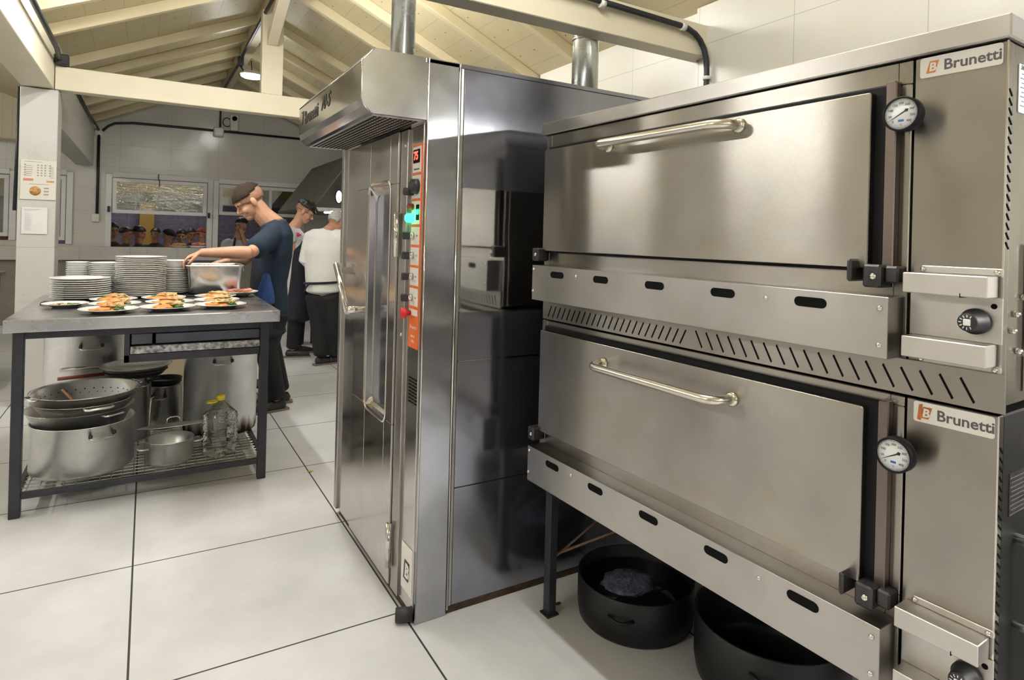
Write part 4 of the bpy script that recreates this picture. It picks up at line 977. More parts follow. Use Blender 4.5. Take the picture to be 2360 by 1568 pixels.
# ------------------------------------------------------------ furniture around
t = thing('cabinet', 'low beige cupboard with a small label behind the table', 'cabinet', (.16, 5.9, 0))
obj('cabinet_body', MB().box(-.30, .24, 0, .4, 0, .80), mat('beige_board', (.36, .30, .20), .6, var=.08), t, .004)
obj('label_sheet', MB().box(.02, .15, -.004, 0, .40, .58), mat('label_card', (.42, .37, .24), .6), t)
obj('printed_lines', MB().box(.04, .13, -.006, -.004, .45, .455).box(.04, .13, -.006, -.004, .48, .485).box(.05, .12, -.006, -.004, .51, .515), M['textgrey'], t)
t = thing('side_table', 'dark framed steel counter at the left edge behind the pillar', 'table', (-1.75, 6.6, 0))
obj('tabletop', MB().box(-1.1, .62, 0, .75, .93, .97), M['table_steel'], t, .003)
obj('front_rail', MB().box(-1.1, .60, .02, .06, .86, .93), M['darkmetal'], t)
for x in (-1.08, .55):
    for y in (.03, .68): obj('leg', MB().box(x, x+.04, y, y+.04, 0, .93), M['darkmetal'], t)
obj('lower_shelf', MB().box(-1.08, .58, .04, .72, .16, .18), M['darkmetal'], t)
t = thing('trolley', 'dark metal trolley standing behind the table right corner', 'trolley', (.80, 5.55, 0))
tr = MB()
for x in (-.06, .12):
    for y in (-.1, .12): obj('leg', MB().box(x, x+.03, y, y+.03, 0, .82), M['darkmetal'], t)
obj('shelf', MB().box(-.06, .15, -.1, .15, .82, .86), M['drawer'], t, .003); obj('shelf', MB().box(-.06, .15, -.1, .15, .60, .62), M['drawer'], t); obj('shelf', MB().box(-.06, .15, -.1, .15, .10, .12), M['darkmetal'], t)
# cooking range and extractor hood behind the rack oven
t = thing('cooking_range', 'dark cooking range under the sloped extractor hood', 'stove', (2.15, 7.1, 0))
obj('range_body', MB().box(0, 1.0, 0, 2.4, .14, .90), M['dark_hood'], t, .005)
for x, y in ((.02, .02), (.02, 2.3), (.9, .02), (.9, 2.3)): obj('leg', MB().box(x, x+.06, y, y+.06, 0, .14), M['darkmetal'], t)
for k in range(3): obj('knob', MB().lathe([(.025, 0), (.022, .03), (.001, .032)], 14, Matrix.Translation((0, .4+.7*k, .80)) @ Matrix.Rotation(-PI/2, 4, 'Y')), M['rubber'], t)
for k in range(3): obj('burner_grate', MB().box(.1, .9, .15+.75*k, .75+.75*k, .90, .93), M['blackpot'], t, .01)
t = thing('extractor_hood', 'large dark sloped extractor hood beyond the rack oven', 'hood', (1.66, 7.35, 1.67))
obj('hood_shell', MB().prism([(0, 0), (0, .03), (.47, .70), (1.45, 1.1), (1.45, 0)], 'y', 0, 2.3), M['dark_hood'], t, .004)
obj('edge_rail', MB().box(-.012, 1.45, -.012, .0, -.02, .025), M['table_steel'], t)
obj('hood_lamp', MB().box(.18, .40, -.03, .3, -.032, -.012), mat('hood_tube', (1, 1, .95), .4, emit=14), t, .01)
lam = thing('round_lamp', 'round white lit disc on the face of the extractor hood', 'lamp', (1.935, 7.33, 1.83))
obj('lamp_disc', MB().lathe([(.001, 0), (.030, 0), (.034, .010), (.001, .014)], 24, Matrix.Translation((0, 0, 0)) @ Matrix.Rotation(PI/2, 4, 'X') @ Matrix.Diagonal((1, 2.1, 1, 1))), mat('lit_disc', (1, 1, .98), .4, emit=2.2), lam)
obj('lamp_ring', MB().lathe([(.034, -.006), (.042, -.006), (.042, .004), (.034, .006)], 24, Matrix.Rotation(PI/2, 4, 'X') @ Matrix.Diagonal((1, 2.0, 1, 1))), M['blackgasket'], lam)
t = thing('hanging_brush', 'small tool hanging on the far wall beside the right window', 'brush', (2.22, YF-.03, 1.85))
obj('tool_handle', MB().tube([(0, 0, .36), (.01, 0, .22), (-.01, -.01, .10), (0, -.01, .0)], .010, 8), mat('brown_handle', (.30, .24, .15), .5), t); obj('tool_head', MB().prism([(-.04, -.12), (.05, -.12), (.03, 0), (-.01, 0)], 'y', -.02, .0), M['white_pl'], t)
# low stand behind the cooks, and the serving ledge
t = thing('stool', 'small dark metal stool between the two cooks at the back', 'stool', (1.72, 7.9, 0))
obj('seat', MB().box(-.12, .12, -.12, .12, .42, .46), M['darkmetal'], t, .004)
for x in (-.11, .08):
    for y in (-.11, .08): obj('leg', MB().box(x, x+.03, y, y+.03, 0, .42), M['darkmetal'], t)
pr = obj('plate', MB().lathe(prof, 36), M['plate'], loc=(.42, YF-.04+.10, 1.1305)); tag(pr, 'white plate of food on the window ledge behind the stacks', 'plate'); pr.scale = (.85, .5, 1)
food('chicken_piece', lump(.09, .035, 77, .6), M['meat'], (.40, YF+.06, 1.15), 0, 'browned food heaped on the window ledge plate', 'chicken', None) if False else tag(obj('chicken_piece', lump(.09, .03, 77, .6), M['meat'], loc=(.40, YF+.06, 1.148)), 'browned food heaped on the window ledge plate', 'chicken')
tag(obj('serving_dish', MB().lathe([(.001, 0), (.10, 0), (.13, .03), (.12, .03), (.001, .01)], 30), M['plate'], loc=(.66, YF+.06, 1.1305)), 'white dish of food on the window ledge near the window post', 'dish')
tag(obj('vegetable_mix', lump(.10, .03, 55, .7), M['ham'], loc=(.66, YF+.06, 1.152)), 'reddish food heaped in the ledge dish', 'food')
# counters and cabinets added out of view to shape the rack oven's reflections
t = thing('unseen_back_counter', 'unseen steel counter added along the back wall for reflections', 'counter', (-1.2, -3.0, 0))
obj('counter_body', MB().box(-1.2, 3.9, .02, .62, .08, .88), M['dark_hood'], t, .004); obj('worktop', MB().box(-1.22, 3.92, .02, .66, .88, .92), M['table_steel'], t, .003)
t = thing('unseen_cabinet', 'unseen dark cabinet added over the back counter for reflections', 'cabinet', (-1.2, -3.0, 1.75)); obj('cabinet_body', MB().box(-.2, 2.4, .0, .40, 0, .75), M['dark_hood'], t, .004)
obj('added_under_lamp', MB().box(.2, 2.2, .30, .34, -.03, -.002), mat('added_cabinet_tube', (1, .98, .93), .4, emit=22), t)  # glowing strip added to light the mirrored back wall
t = thing('unseen_side_counter', 'unseen dark counter along the right wall, added for reflections', 'counter', (2.16, -2.28, 0))  # unseen, added to darken the low part of the mirrored wall
obj('counter_body', MB().box(.03, .58, .0, 2.4, .08, .88), M['dark_hood'], t, .004); obj('worktop', MB().box(0, .59, 0, 2.42, .88, .92), M['dark_hood'], t, .003)
t = thing('unseen_cabinet', 'unseen dark cabinet added on the right wall for reflections', 'cabinet', (2.36, -2.5, 2.075))  # unseen, added to darken the high part of the mirrored wall
obj('cabinet_body', MB().box(0, .39, 0, 2.6, 0, .66), M['dark_hood'], t, .004)
# ------------------------------------------------------------ people
def realize(name, mb, m, parent, voxel, smooth=4, label=None):
    o = obj('tmp', mb, m); r = o.modifiers.new('r', 'REMESH'); r.mode = 'VOXEL'; r.voxel_size = voxel; r.use_smooth_shade = True
    s = o.modifiers.new('s', 'SMOOTH'); s.iterations = smooth; s.factor = .5
    dg = bpy.context.evaluated_depsgraph_get(); dg.update()
    me = bpy.data.meshes.new_from_object(o.evaluated_get(dg)); bpy.data.objects.remove(o)
    me.name = name
    me.polygons.foreach_set('use_smooth', [True]*len(me.polygons))
    me.materials.clear(); me.materials.append(m)
    q = bpy.data.objects.new(name, me); link(q, parent)
    if label: q['label'] = label
    return q
def chain(mb, pts, rs, n=14, flat=None):
    """tapered chain of overlapping volumes; flat=(side vector, ratio list) makes elliptical sections"""
    pts = [Vector(p) for p in pts]; m = len(pts)
    # densify
    P, Rr, K = [], [], []
    for i in range(m-1):
        for q in range(4):
            f = q/4; P.append(pts[i].lerp(pts[i+1], f)); Rr.append(rs[i]*(1-f)+rs[i+1]*f)
            if flat: K.append(flat[1][i]*(1-f)+flat[1][i+1]*f)
    P.append(pts[-1]); Rr.append(rs[-1]); K.append(flat[1][-1] if flat else 1)
    ring0 = len(mb.v); prev = None
    ends = []
    for i, p in enumerate(P):
        t = (P[min(i+1, len(P)-1)]-P[max(i-1, 0)]).normalized()
        if flat: u = Vector(flat[0]); u = (u-t*u.dot(t)).normalized()
        elif prev is None:
            a = Vector((0, 0, 1)) if abs(t.z) < .9 else Vector((1, 0, 0)); u = t.cross(a).normalized()
        else: u = (prev-t*prev.dot(t)).normalized()
        prev = u; q = t.cross(u); k = K[i] if flat else 1
        for j in range(n):
            an = 2*PI*j/n; mb.v.append(tuple(p+(u*math.cos(an)*k+q*math.sin(an))*Rr[i]))
    for i in range(len(P)-1):
        for j in range(n): mb.f.append((ring0+i*n+j, ring0+i*n+(j+1) % n, ring0+(i+1)*n+(j+1) % n, ring0+(i+1)*n+j)); mb.sm.append(True)
    for i, sg in ((0, -1), (len(P)-1, 1)):
        t = (P[1]-P[0]).normalized() if i == 0 else (P[-1]-P[-2]).normalized()
        tip = len(mb.v); mb.v.append(tuple(P[i]+t*sg*Rr[i]*.55))
        base = ring0+i*n
        for j in range(n):
            f = (base+j, base+(j+1) % n, tip) if sg > 0 else (base+(j+1) % n, base+j, tip); mb.f.append(f); mb.sm.append(True)
    return mb
def basis(f, up=(0, 0, 1)):
    f = Vector(f).normalized(); u = Vector(up); u = (u-f*u.dot(f)).normalized(); s = u.cross(f)   # s: left-hand side
    return f, s, u
def head(mb, c, f, up, k=1.0):
    f, s, u = basis(f, up); c = Vector(c); Rm = Matrix((f, s, u)).transposed()
    def E(p, r, **kw): mb.ell(c+Rm @ (Vector(p)*k), tuple(x*k for x in r), Rm, 16, 12)
    def P(p): return c+Rm @ (Vector(p)*k)
    E((-.012, 0, .036), (.100, .077, .088)); E((.022, 0, -.028), (.066, .064, .085)); E((.055, 0, -.085), (.034, .036, .026))
    E((.070, 0, .028), (.026, .052, .022)); E((.062, .032, -.028), (.026, .024, .028)); E((.062, -.032, -.028), (.026, .024, .028))
    chain(mb, [P((.082, 0, .018)), P((.100, 0, -.010)), P((.108, 0, -.026))], [.008*k, .010*k, .014*k], 10)
    E((.094, 0, -.030), (.013, .017, .009))
    E((.083, 0, -.058), (.013, .024, .007)); E((.080, 0, -.070), (.012, .020, .007))
    for g in (-1, 1):
        E((-.006, g*.080, -.006), (.020, .010, .033)); E((-.002, g*.076, -.030), (.010, .007, .012))
    return P, Rm
def hairpiece(parent, P, Rm, c, k, m, keep, grow=1.09, disp=.10, name='hair', seed=0):
    mb = MB(); vs = []; nu, nv = 36, 24
    cen = Vector((-.012, 0, .036)); r = Vector((.100, .077, .088))*grow
    fs = []
    for j in range(nv+1):
        th = PI*j/nv
        for i in range(nu):
            ph = 2*PI*i/nu; d = Vector((math.sin(th)*math.cos(ph), math.sin(th)*math.sin(ph), math.cos(th)))
            q = 1+disp*noise.noise(d*5+Vector((seed, 0, 0)))
            vs.append(cen+Vector((d.x*r.x, d.y*r.y, d.z*r.z))*q)
    for j in range(nv):
        for i in range(nu):
            a, b, c2, d2 = j*nu+i, (j+1)*nu+i, (j+1)*nu+(i+1) % nu, j*nu+(i+1) % nu
            ff = (a, b, c2, d2) if 0 < j < nv-1 else ((a, b, c2) if j == 0 else (a, b, d2))
            if all(keep(vs[t]) for t in ff): fs.append(ff)
    mb.add([P(v) for v in vs], fs, True)
    return obj(name, mb, m, parent, solid=.004)
def hand(mb, wrist, d, pn, k=1.0, curl=.5, side=1, spread=.10):
    """d: direction of the fingers, pn: palm normal (the side the fingers curl to)"""
    d, _, _ = basis(d); pn = Vector(pn); pn = (pn-d*pn.dot(d)).normalized(); s = d.cross(pn)*side
    w = Vector(wrist); 
    chain(mb, [w, w+d*.035*k, w+d*.078*k], [.026*k, .030*k, .033*k], 12, flat=(tuple(pn), [.75, .52, .42]))
    for i, (off, L) in enumerate(((-.029, .074), (-.010, .083), (.010, .077), (.028, .060))):
        b = w+d*.082*k+s*off*k; cur = curl*(1+.15*i)
        pts = [b]; ang = 0; dd = d+s*off*spread*12
        for seg in (.42, .32, .26):
            ang += cur*.75; v = (dd*math.cos(ang)+pn*math.sin(ang)).normalized(); pts.append(pts[-1]+v*L*seg*k)
        chain(mb, pts, [.0098*k, .0090*k, .0082*k, .0070*k], 8)
    b = w+d*.022*k-s*.026*k; t1 = b+(d*.6-s*.75+pn*.3)*.040*k; t2 = t1+(d*.85-s*.2+pn*.5)*.034*k; t3 = t2+(d*.85+pn*.5)*.024*k
    chain(mb, [b, t1, t2, t3], [.014*k, .0125*k, .011*k, .009*k], 8)
def eyes(parent, P, Rm, k, closed=True, brow=M['hair_brown']):
    for g in (-1, 1):
        obj('eye', MB().ell(P((.088, g*.031, -.001)), (.004*k, .012*k, (.0035 if closed else .006)*k), Rm, 10, 8), M['eye'], parent)
        obj('eyebrow', MB().ell(P((.093, g*.032, .022)), (.004*k, .019*k, .0045*k), Rm, 10, 8), brow, parent)
    obj('mouth', MB().ell(P((.094, 0, -.064)), (.004*k, .019*k, .0018*k), Rm, 10, 8), mat('lip', (.30, .11, .09), .5), parent)
def shoe(parent, ankle, f, m=None):
    f, s, u = basis((f[0], f[1], 0)); a = Vector((ankle[0], ankle[1], 0)); mb = MB()
    chain(mb, [a-f*.055+u*.045, a+f*.03+u*.045, a+f*.11+u*.034, a+f*.175+u*.028], [.044, .045, .038, .026], 12, flat=(tuple(s), [.9, .95, 1.15, 1.2]))
    sh = realize('shoe', mb, m or M['shoe'], parent, .008, 2)
    Rm = Matrix((f, s, u)).transposed().to_4x4(); Rm.translation = a
    pl = [(-.09, -.034), (.06, -.040), (.14, -.045), (.195, -.025), (.195, .025), (.14, .045), (.06, .040), (-.09, .034)]
    obj('sole', MB().prism(pl, 'z', 0, .018, Rm), M['shoe_sole'], sh)
def ap(px, py, y): return at(px, py, 'y', y)

# --- cook in the navy shirt, reaching over the stacked plates
Y = 5.12
T1 = thing('person', 'man in navy shirt and dark apron bowing over the table, hand on a bowl', 'person', (.87, Y, 0))
def loc1(v): v = Vector(v); return v-Vector((.87, Y, 0))
hc = loc1(ap(576, 466, Y)); nb = loc1(ap(634, 521, Y)); chest = loc1(ap(628, 585, Y)); waist = loc1(ap(622, 650, Y)); hip = loc1(ap(624, 715, Y))
sL = loc1(ap(622, 548, Y-.19)); sR = loc1(ap(622, 548, Y+.19))
el = loc1(ap(578, 582, 4.74)); wr = loc1(ap(462, 583, 4.76)); 
side = Vector((0, 1, 0))
body = MB()
fdir = Vector((-.80, -.10, -.60)); KH = 1.10; P, Rm = head(body, hc, fdir, (-.35, 0, 1), KH)
neckb = hc-fdir.normalized()*.045+Vector((0, 0, -.055))
chain(body, [hc+Vector((.035, 0, -.015)), hc.lerp(nb, .5)+Vector((.0, 0, -.005)), nb+Vector((.02, 0, -.02))], [.066, .072, .088])
chain(body, [nb+Vector((.01, 0, -.02)), chest, waist, hip], [.07, .095, .085, .09], 16, flat=((0, 1, 0), [1.2, 1.6, 1.4, 1.5]))
chain(body, [nb+Vector((0, -.05, -.02)), sL, el], [.05, .052, .044]); chain(body, [el, el.lerp(wr, .3), el.lerp(wr, .75), wr], [.046, .047, .036, .029])
elR = loc1((.66, 5.33, 1.16)); wrR = loc1((.52, 5.12, 1.17))
chain(body, [nb+Vector((0, .05, -.02)), sR, elR], [.05, .052, .044]); chain(body, [elR, elR.lerp(wrR, .4), wrR], [.045, .040, .028])
hand(body, wr, (-1, .06, -.45), (.15, -.0, -1), 1.02, .62, side=-1)
hand(body, wrR, (-1, -.2, -.2), (0, 0, -1), 1.0, .5, side=1)
kL = loc1((.80, 5.02, .50)); kR = loc1((.86, 5.24, .50)); aL = loc1((.90, 5.08, .09)); aR = loc1((.97, 5.30, .09))
for kk, aa, g in ((kL, aL, -1), (kR, aR, 1)): chain(body, [hip+Vector((0, g*.08, -.02)), kk, aa], [.075, .05, .036])
realize('body', body, M['skin'], T1, .0055, 3)
hairpiece(T1, P, Rm, hc, KH, M['hair_brown'], lambda v: v.z > .044+.26*max(0, -v.x-.01)-.06*max(0, v.x), 1.11, .05)
hairpiece(T1, P, Rm, hc, 1, M['hair_fade'], lambda v: v.z > -.012+.35*max(0, v.x) and v.x < .068 and v.z < .11, 1.02, .0, 'cropped_sides')
eyes(T1, P, Rm, KH)
sh = MB()
chain(sh, [nb.lerp(hc, .16)+Vector((.018, 0, .0)), nb.lerp(chest, .30)+Vector((.012, 0, 0)), chest+Vector((.01, 0, 0)), waist, hip+Vector((0, 0, -.02))], [.096, .125, .135, .125, .130], 20, flat=((0, 1, 0), [1.3, 1.75, 1.65, 1.45, 1.4]))
slv = sL.lerp(el, .80)
chain(sh, [nb+Vector((.01, -.06, -.03)), sL, slv], [.075, .085, .078]); slr = sR.lerp(elR, .7); chain(sh, [nb+Vector((.01, .06, -.03)), sR, slr], [.075, .082, .072])
realize('shirt', sh, M['navy'], T1, .010, 6)
apn = MB()
chain(apn, [chest+Vector((-.055, 0, .03)), waist+Vector((-.045, 0, 0)), hip+Vector((-.035, 0, -.05)), loc1((.83, Y, .60))], [.085, .100, .115, .135], 18, flat=((0, 1, 0), [1.2, 1.6, 1.55, 1.5]))
realize('apron', apn, M['navy_dark'], T1, .012, 4)
tr = MB()
for kk, aa, g in ((kL, aL, -1), (kR, aR, 1)): chain(tr, [hip+Vector((.01, g*.075, -.02)), kk, aa+Vector((0, 0, .02))], [.115, .085, .068])
realize('trousers', tr, M['trousers'], T1, .012, 3)
strap = [nb+Vector((.055, .06, .035)), nb+Vector((.075, .0, .045)), nb+Vector((.06, -.07, .03)), sL.lerp(nb, .45)+Vector((.0, -.04, .075)), chest+Vector((-.10, -.16, .12))]
obj('apron_strap', MB().tube(strap[:3]+[nb+Vector((.01, -.085, .045)), nb+Vector((-.045, -.075, .02))], .009, 8), M['strap_brown'], T1)
tw = MB(); a0 = loc1(ap(612, 655, Y-.20))
realize('towel', chain(tw, [loc1(ap(615, 632, Y-.19)), loc1(ap(612, 665, Y-.20)), loc1(ap(614, 700, Y-.19))], [.020, .038, .050], 12, flat=((1, 0, 0), [1.2, 1.5, 1.3])), M['blue_cloth'], T1, .008, 3)
for i, (px, py, r) in enumerate(((655, 563, .013), (653, 570, .012), (652, 577, .011), (656, 556, .010))): obj('green_print', MB().ell(loc1(ap(px, py, Y-.13)), (r, .006, r), None, 10, 8), M['green_print'], T1)
shoe(T1, aL+Vector((.87, Y, 0))-Vector((.87, Y, 0)), (-.95, -.2))
shoe(T1, aR, (-.95, .1))

# --- tall cook with curly dark hair, facing right
Y = 7.25; X = 1.47
T2 = thing('person', 'young man with curly black hair, white shirt and long dark apron looking down', 'person', (X, Y, 0))
def loc2(v): return Vector(v)-Vector((X, Y, 0))
hc = loc2(ap(702, 490, Y)); nb = loc2(ap(675, 527, Y)); chest = loc2(ap(684, 575, Y)); waist = loc2(ap(684, 630, Y)); hip = loc2(ap(682, 680, Y))
fdir = Vector((.82, -.30, -.50)); sd = Vector((.35, .94, 0))
body = MB(); P, Rm = head(body, hc, fdir, (.35, 0, 1), 1.02)
chain(body, [hc+Vector((-.03, 0, -.02)), hc.lerp(nb, .55), nb], [.056, .056, .066])
chain(body, [nb+Vector((0, 0, -.02)), chest, waist, hip], [.07, .095, .085, .09], 16, flat=(tuple(sd), [1.2, 1.6, 1.4, 1.5]))
s1, s2 = nb+Vector((-.07, -.17, -.07)), nb+Vector((.07, .18, -.07)); e1, e2 = s1+Vector((.04, -.02, -.29)), s2+Vector((.06, .03, -.29)); e1 = s1+Vector((.09, .05, -.26)); w1_, w2_ = e1+Vector((.18, .14, -.02)), e2+Vector((.20, -.04, -.04))
for a, b_, c_ in ((s1, e1, w1_), (s2, e2, w2_)): chain(body, [a, b_, c_], [.05, .042, .028]); hand(body, c_, (1, 0, -.2), (0, 0, -1), 1, .5)
k1, k2 = loc2((1.44, 7.15, .5)), loc2((1.52, 7.35, .5)); a1_, a2_ = loc2((1.42, 7.17, .09)), loc2((1.52, 7.38, .09))
for kk, aa, g in ((k1, a1_, -1), (k2, a2_, 1)): chain(body, [hip+Vector((0, g*.08, -.02)), kk, aa], [.075, .05, .036])
realize('body', body, M['skin'], T2, .006, 3)
hairpiece(T2, P, Rm, hc, 1.02, M['hair_black'], lambda v: v.z > .038+.18*max(0, -v.x-.02), 1.17, .22, seed=4)
hairpiece(T2, P, Rm, hc, 1.02, M['hair_fade'], lambda v: v.z > -.005 and v.x < .05 and v.z < .09, 1.03, .0, 'cropped_sides')
cb = MB()
for q in range(46):
    a_ = q*2.4; rr = .085*math.sqrt(q/46)+.004; cb.ell(P((.012+rr*math.cos(a_)*1.05, rr*math.sin(a_)*.85, .118-rr*rr*4.8)), (.016, .014, .014), None, 8, 6)
obj('curls', cb, M['hair_black'], T2)
eyes(T2, P, Rm, 1, brow=M['hair_black'])
sh = MB(); chain(sh, [nb+Vector((0, 0, -.01)), nb.lerp(chest, .35), chest, waist, hip], [.075, .108, .122, .115, .12], 18, flat=(tuple(sd), [1.3, 1.75, 1.6, 1.45, 1.4]))
for a, b_, q in ((s1, e1, .28), (s2, e2, .75)): chain(sh, [nb.lerp(a, .3)+Vector((0, 0, -.02)), a, a.lerp(b_, q)], [.07, .078, .070])
realize('shirt', sh, M['grey_cloth'], T2, .012, 5)
apn = MB(); fo = Vector((.05, -.035, 0))
chain(apn, [chest+fo*1.1+Vector((0, 0, .10)), chest+fo, waist+fo, hip+fo*.8, loc2((1.46, Y-.03, .43))], [.085, .125, .130, .140, .155], 18, flat=(tuple(sd), [1.3, 1.65, 1.65, 1.5, 1.4]))
realize('apron', apn, M['navy_dark'], T2, .012, 4)
obj('apron_strap', MB().tube([nb+Vector((-.03, .04, .03)), nb+Vector((-.05, -.05, .015)), nb+Vector((-.02, -.10, -.03)), chest+Vector((.0, -.15, .10))], .012, 8), M['navy_dark'], T2)
obj('pink_print', MB().ell(loc2(ap(684, 541, Y-.17)), (.045, .02, .022), None, 14, 10, disp=.6), M['pink_print'], T2)
tr = MB()
for kk, aa, g in ((k1, a1_, -1), (k2, a2_, 1)): chain(tr, [hip+Vector((0, g*.075, -.02)), kk, aa+Vector((0, 0, .02))], [.11, .08, .065])
realize('trousers', tr, M['trousers'], T2, .014, 3)
shoe(T2, a1_, (.95, -.15)); shoe(T2, a2_, (.95, .1))

# --- grey haired chef in white, seen from behind
Y = 6.65; X = 1.67
T3 = thing('person', 'grey haired chef in white jacket and black trousers, seen from behind', 'person', (X, Y, 0))
def loc3(v): return Vector(v)-Vector((X, Y, 0))
hc = loc3(ap(776, 515, Y)); nb = loc3(ap(755, 535, Y)); chest = loc3(ap(748, 580, Y)); waist = loc3(ap(745, 640, Y)); hip = loc3(ap(748, 690, Y))
fdir = Vector((.72, .45, -.50)); sd = Vector((-.62, .78, 0)).normalized(); sd = Vector((.80, -.60, 0))
body = MB(); P, Rm = head(body, hc, fdir, (.3, .2, 1), 1.0)
chain(body, [hc+Vector((-.03, -.02, -.02)), hc.lerp(nb, .6), nb], [.058, .058, .068])
chain(body, [nb+Vector((0, 0, -.02)), chest, waist, hip], [.07, .10, .09, .09], 16, flat=(tuple(sd), [1.2, 1.6, 1.4, 1.5]))
s1 = nb+Vector((-.13, .12, -.06)); s2 = nb+Vector((.14, -.12, -.06))
e1 = loc3(ap(706, 600, Y+.10)); w1_ = e1+Vector((.16, .14, -.06)); e2 = s2+Vector((.10, .05, -.22)); w2_ = e2+Vector((.22, .14, .03))
for a, b_, c_ in ((s1, e1, w1_), (s2, e2, w2_)): chain(body, [a, b_, c_], [.05, .042, .028]); hand(body, c_, (1, .6, -.1), (0, 0, -1), 1, .6)
k1, k2 = loc3((1.60, 6.70, .48)), loc3((1.74, 6.60, .48)); a1_, a2_ = loc3((1.62, 6.66, .09)), loc3((1.76, 6.68, .09))
for kk, aa, q in ((k1, a1_, (-.06, .05, 0)), (k2, a2_, (.06, -.05, 0))): chain(body, [hip+Vector(q), kk, aa], [.075, .05, .036])
realize('body', body, M['skin2'], T3, .006, 3)
hairpiece(T3, P, Rm, hc, 1, M['hair_grey'], lambda v: v.z > -.02+.9*max(0, v.x+.01) and not (abs(v.y) > .06 and v.z < .03 and v.x > -.03) or v.z > .085, 1.07, .10, seed=9)
eyes(T3, P, Rm, 1, brow=M['hair_grey'])
sh = MB(); chain(sh, [nb+Vector((0, 0, .01)), nb.lerp(chest, .30)+Vector((-.01, 0, 0)), chest, waist, loc3(ap(745, 672, Y))], [.078, .125, .150, .142, .135], 20, flat=(tuple(sd), [1.25, 1.6, 1.5, 1.35, 1.35]))
for a, b_, c_ in ((s1, e1, w1_), (s2, e2, w2_)): chain(sh, [nb.lerp(a, .4)+Vector((0, 0, -.02)), a, b_, b_.lerp(c_, .6)], [.08, .092, .080, .060])
realize('jacket', sh, M['white_cloth'], T3, .012, 4)
bt = []
for q in range(24):
    a = 2*PI*q/24; u = sd; v = Vector((.6, .8, 0)); bt.append(loc3(ap(745, 651, Y))+u*.200*math.cos(a)+v*.150*math.sin(a)+Vector((0, 0, .012*math.cos(a))))
obj('apron_string', MB().tube(bt, .012, 8, closed=True), M['navy_dark'], T3)
obj('apron_tail', MB().tube([loc3(ap(714, 652, Y-.05)), loc3(ap(706, 662, Y-.06)), loc3(ap(700, 674, Y-.06))], [.012, .010, .006], 8), M['navy_dark'], T3)
tr = MB()
for kk, aa, q in ((k1, a1_, (-.06, .05, -.0)), (k2, a2_, (.06, -.05, -.0))): chain(tr, [hip+Vector(q)+Vector((0, 0, .04)), kk, aa+Vector((0, 0, .02))], [.135, .105, .085])
realize('trousers', tr, M['trousers'], T3, .014, 3)
shoe(T3, a1_, (.8, .3)); shoe(T3, a2_, (.9, .2))

# --- man at the window behind the first cook
Y = 10.75; X = at(545, 560, 'y', Y).x
T4 = thing('person', 'man in pale blue shirt with dark strap beyond the window, hand at his mouth', 'person', (X, Y, 0))
def loc4(v): return Vector(v)-Vector((X, Y, 0))
hc = loc4(ap(556, 520, Y)); nb = loc4(ap(548, 552, Y))
body = MB(); P, Rm = head(body, hc, (-.7, -.7, -.15), (0, 0, 1), 1.0)
chain(body, [hc, nb], [.055, .065]); chain(body, [nb, nb+Vector((0, 0, -.25)), nb+Vector((0, .05, -.65))], [.07, .10, .10], 16, flat=((1, 0, 0), [1.2, 1.6, 1.4]))
e = nb+Vector((.16, -.12, -.22)); w_ = hc+Vector((.00, -.13, -.14)); chain(body, [nb+Vector((.16, 0, -.06)), e, w_], [.05, .045, .03]); hand(body, w_, (-.2, .1, 1), (0, 1, 0), 1, .9)
chain(body, [nb+Vector((-.17, 0, -.06)), nb+Vector((-.22, -.08, -.30)), nb+Vector((-.1, -.2, -.4))], [.05, .045, .03])
chain(body, [nb+Vector((-.08, .05, -.65)), nb+Vector((-.08, .0, -1.35))], [.08, .05]); chain(body, [nb+Vector((.08, .05, -.65)), nb+Vector((.08, .0, -1.35))], [.08, .05])
realize('body', body, M['skin'], T4, .008, 3)
hairpiece(T4, P, Rm, hc, 1, M['hair_black'], lambda v: v.z > .03+.3*max(0, v.x), 1.1, .1)
eyes(T4, P, Rm, 1, False, M['hair_black'])
sh = MB(); chain(sh, [nb+Vector((0, 0, -.01)), nb+Vector((0, 0, -.09)), nb+Vector((0, 0, -.28)), nb+Vector((0, .04, -.7))], [.07, .11, .125, .12], 18, flat=((1, 0, 0), [1.3, 1.75, 1.6, 1.5]))
chain(sh, [nb+Vector((-.1, 0, -.05)), nb+Vector((-.17, 0, -.07)), nb+Vector((-.21, -.06, -.24))], [.07, .075, .065]); chain(sh, [nb+Vector((.1, 0, -.05)), nb+Vector((.16, 0, -.07)), nb+Vector((.17, -.08, -.16))], [.07, .075, .065])
realize('shirt', sh, mat('pale_blue_shirt', (.50, .54, .62), .8), T4, .014, 3)
obj('apron_strap', MB().tube([nb+Vector((-.05, -.08, .02)), nb+Vector((-.07, -.15, -.1)), nb+Vector((-.09, -.17, -.35))], .016, 8), M['navy_dark'], T4)

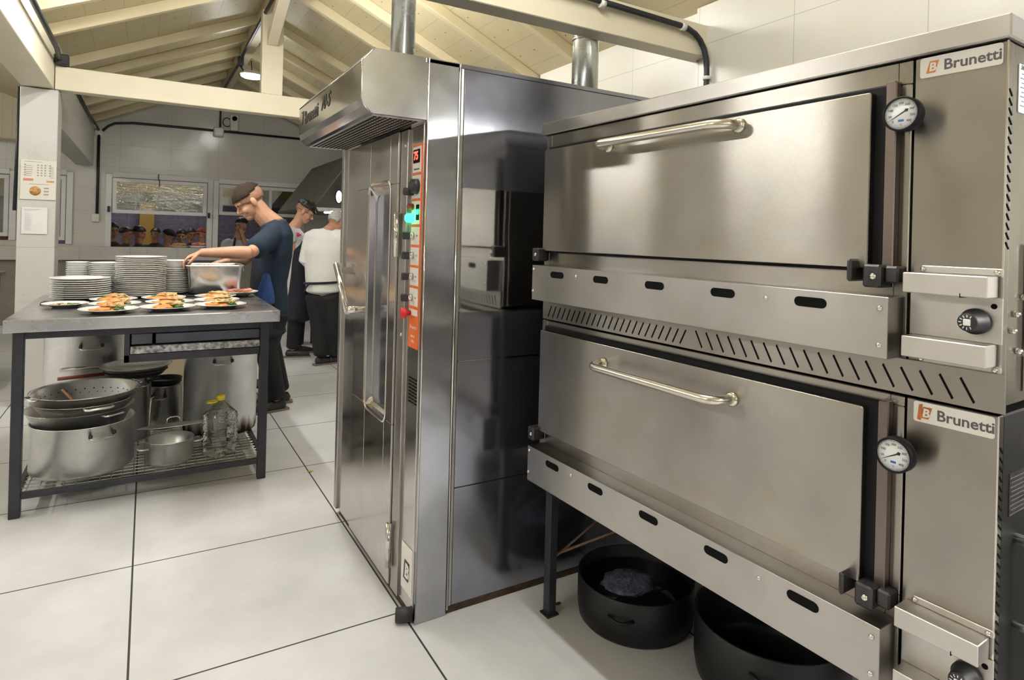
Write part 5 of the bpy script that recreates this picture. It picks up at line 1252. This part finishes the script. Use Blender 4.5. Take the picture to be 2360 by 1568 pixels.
# --- diners beyond the first window
def diner(px, py, y, look, hairm, shirtm, label, k=1.0, cap=None, extra=None):
    c = at(px, py, 'y', y); t = thing('person', label, 'person', (c.x, y, 0), 0, 'diners beyond the window'); l = Vector((c.x, y, 0)); hc = Vector((0, 0, c.z))
    b = MB(); P, Rm = head(b, hc, look, (0, 0, 1), k); nb = hc+Vector((0, 0, -.17*k)); sdx = Vector(look).cross(Vector((0, 0, 1))).normalized()
    chain(b, [hc+Vector((0, 0, -.05)), nb], [.055, .065]); chain(b, [nb+Vector((0, 0, -.05)), nb+Vector((0, 0, -.25)), nb+Vector((0, 0, -.55))], [.07, .1, .1], 14, flat=(tuple(sdx), [1.2, 1.5, 1.4]))
    fw2 = Vector((look[0], look[1], 0)).normalized()
    for g in (-1, 1):
        s_ = nb+sdx*.17*g+Vector((0, 0, -.07)); e_ = s_+Vector((0, 0, -.26))+fw2*.05; chain(b, [s_, e_, e_+fw2*.22], [.05, .04, .03], 10)
        h0 = nb+sdx*.09*g+Vector((0, 0, -.58)); kn = h0+fw2*.42; kn.z = .48; an = kn+Vector((0, 0, -.40)); chain(b, [h0, kn, Vector((an.x, an.y, .06))], [.08, .06, .04], 10)
    realize('body', b, M['skin2'], t, .011, 2)
    hairpiece(t, P, Rm, hc, k, cap or hairm, lambda v: v.z > (.02 if not cap else .03)+.45*max(0, v.x), 1.1, .08)
    if cap: obj('cap_brim', MB().ell(P((.11, 0, .045)), (.06, .055, .008), Rm, 14, 8), cap, t)
    eyes(t, P, Rm, k, False, hairm)
    s = MB(); chain(s, [nb+Vector((0, 0, -.02)), nb+Vector((0, 0, -.1)), nb+Vector((0, 0, -.28)), nb+Vector((0, 0, -.6))], [.07, .115, .13, .12], 14, flat=(tuple(sdx), [1.3, 1.75, 1.6, 1.5]))
    for g in (-1, 1):
        s_ = nb+sdx*.17*g+Vector((0, 0, -.07)); e_ = s_+Vector((0, 0, -.26))+fw2*.05; chain(s, [s_, e_, e_+fw2*.16], [.075, .065, .05], 10)
    realize('jacket', s, shirtm, t, .018, 2)
    st = MB().box(-.22, .22, -.22, .22, .40, .44)
    return t
dk = mat('black_jacket', (.012, .012, .016), .8); dg_ = mat('dark_green_jacket', (.02, .03, .025), .8)
diner(259, 532, 11.6, (.4, -.9, -.05), M['hair_black'], dk, 'diner in black jacket at the left side of the window, facing the kitchen')
diner(290, 540, 13.1, (.9, -.3, -.05), M['hair_black'], dg_, 'diner in profile before the ochre column')
diner(320, 539, 12.0, (.9, .1, -.2), M['hair_black'], dk, 'dark haired diner right of the ochre column, turned right')
diner(358, 540, 14.2, (-.3, -.9, -.1), M['hair_black'], dk, 'diner half hidden behind the man in the dark hat')
diner(388, 547, 11.5, (.7, -.3, -.5), M['hair_black'], M['purple_cloth'], 'diner in violet jacket and dark hat bending forward', cap=M['navy_dark'])
diner(418, 545, 12.55, (-.1, -.9, -.1), M['hair_black'], dg_, 'bareheaded diner behind the ledge plate')
diner(441, 541, 14.0, (.2, -.9, -.1), M['hair_black'], dk, 'diner with short hair second from the window post')
diner(465, 541, 13.3, (-.8, -.5, -.1), M['hair_black'], M['cap_cloth'], 'diner in red cap beside the window post', cap=M['cap_cloth'])
diner(12, 547, 12.2, (.6, -.7, -.1), M['hair_black'], dk, 'diner seen low through the leftmost window')
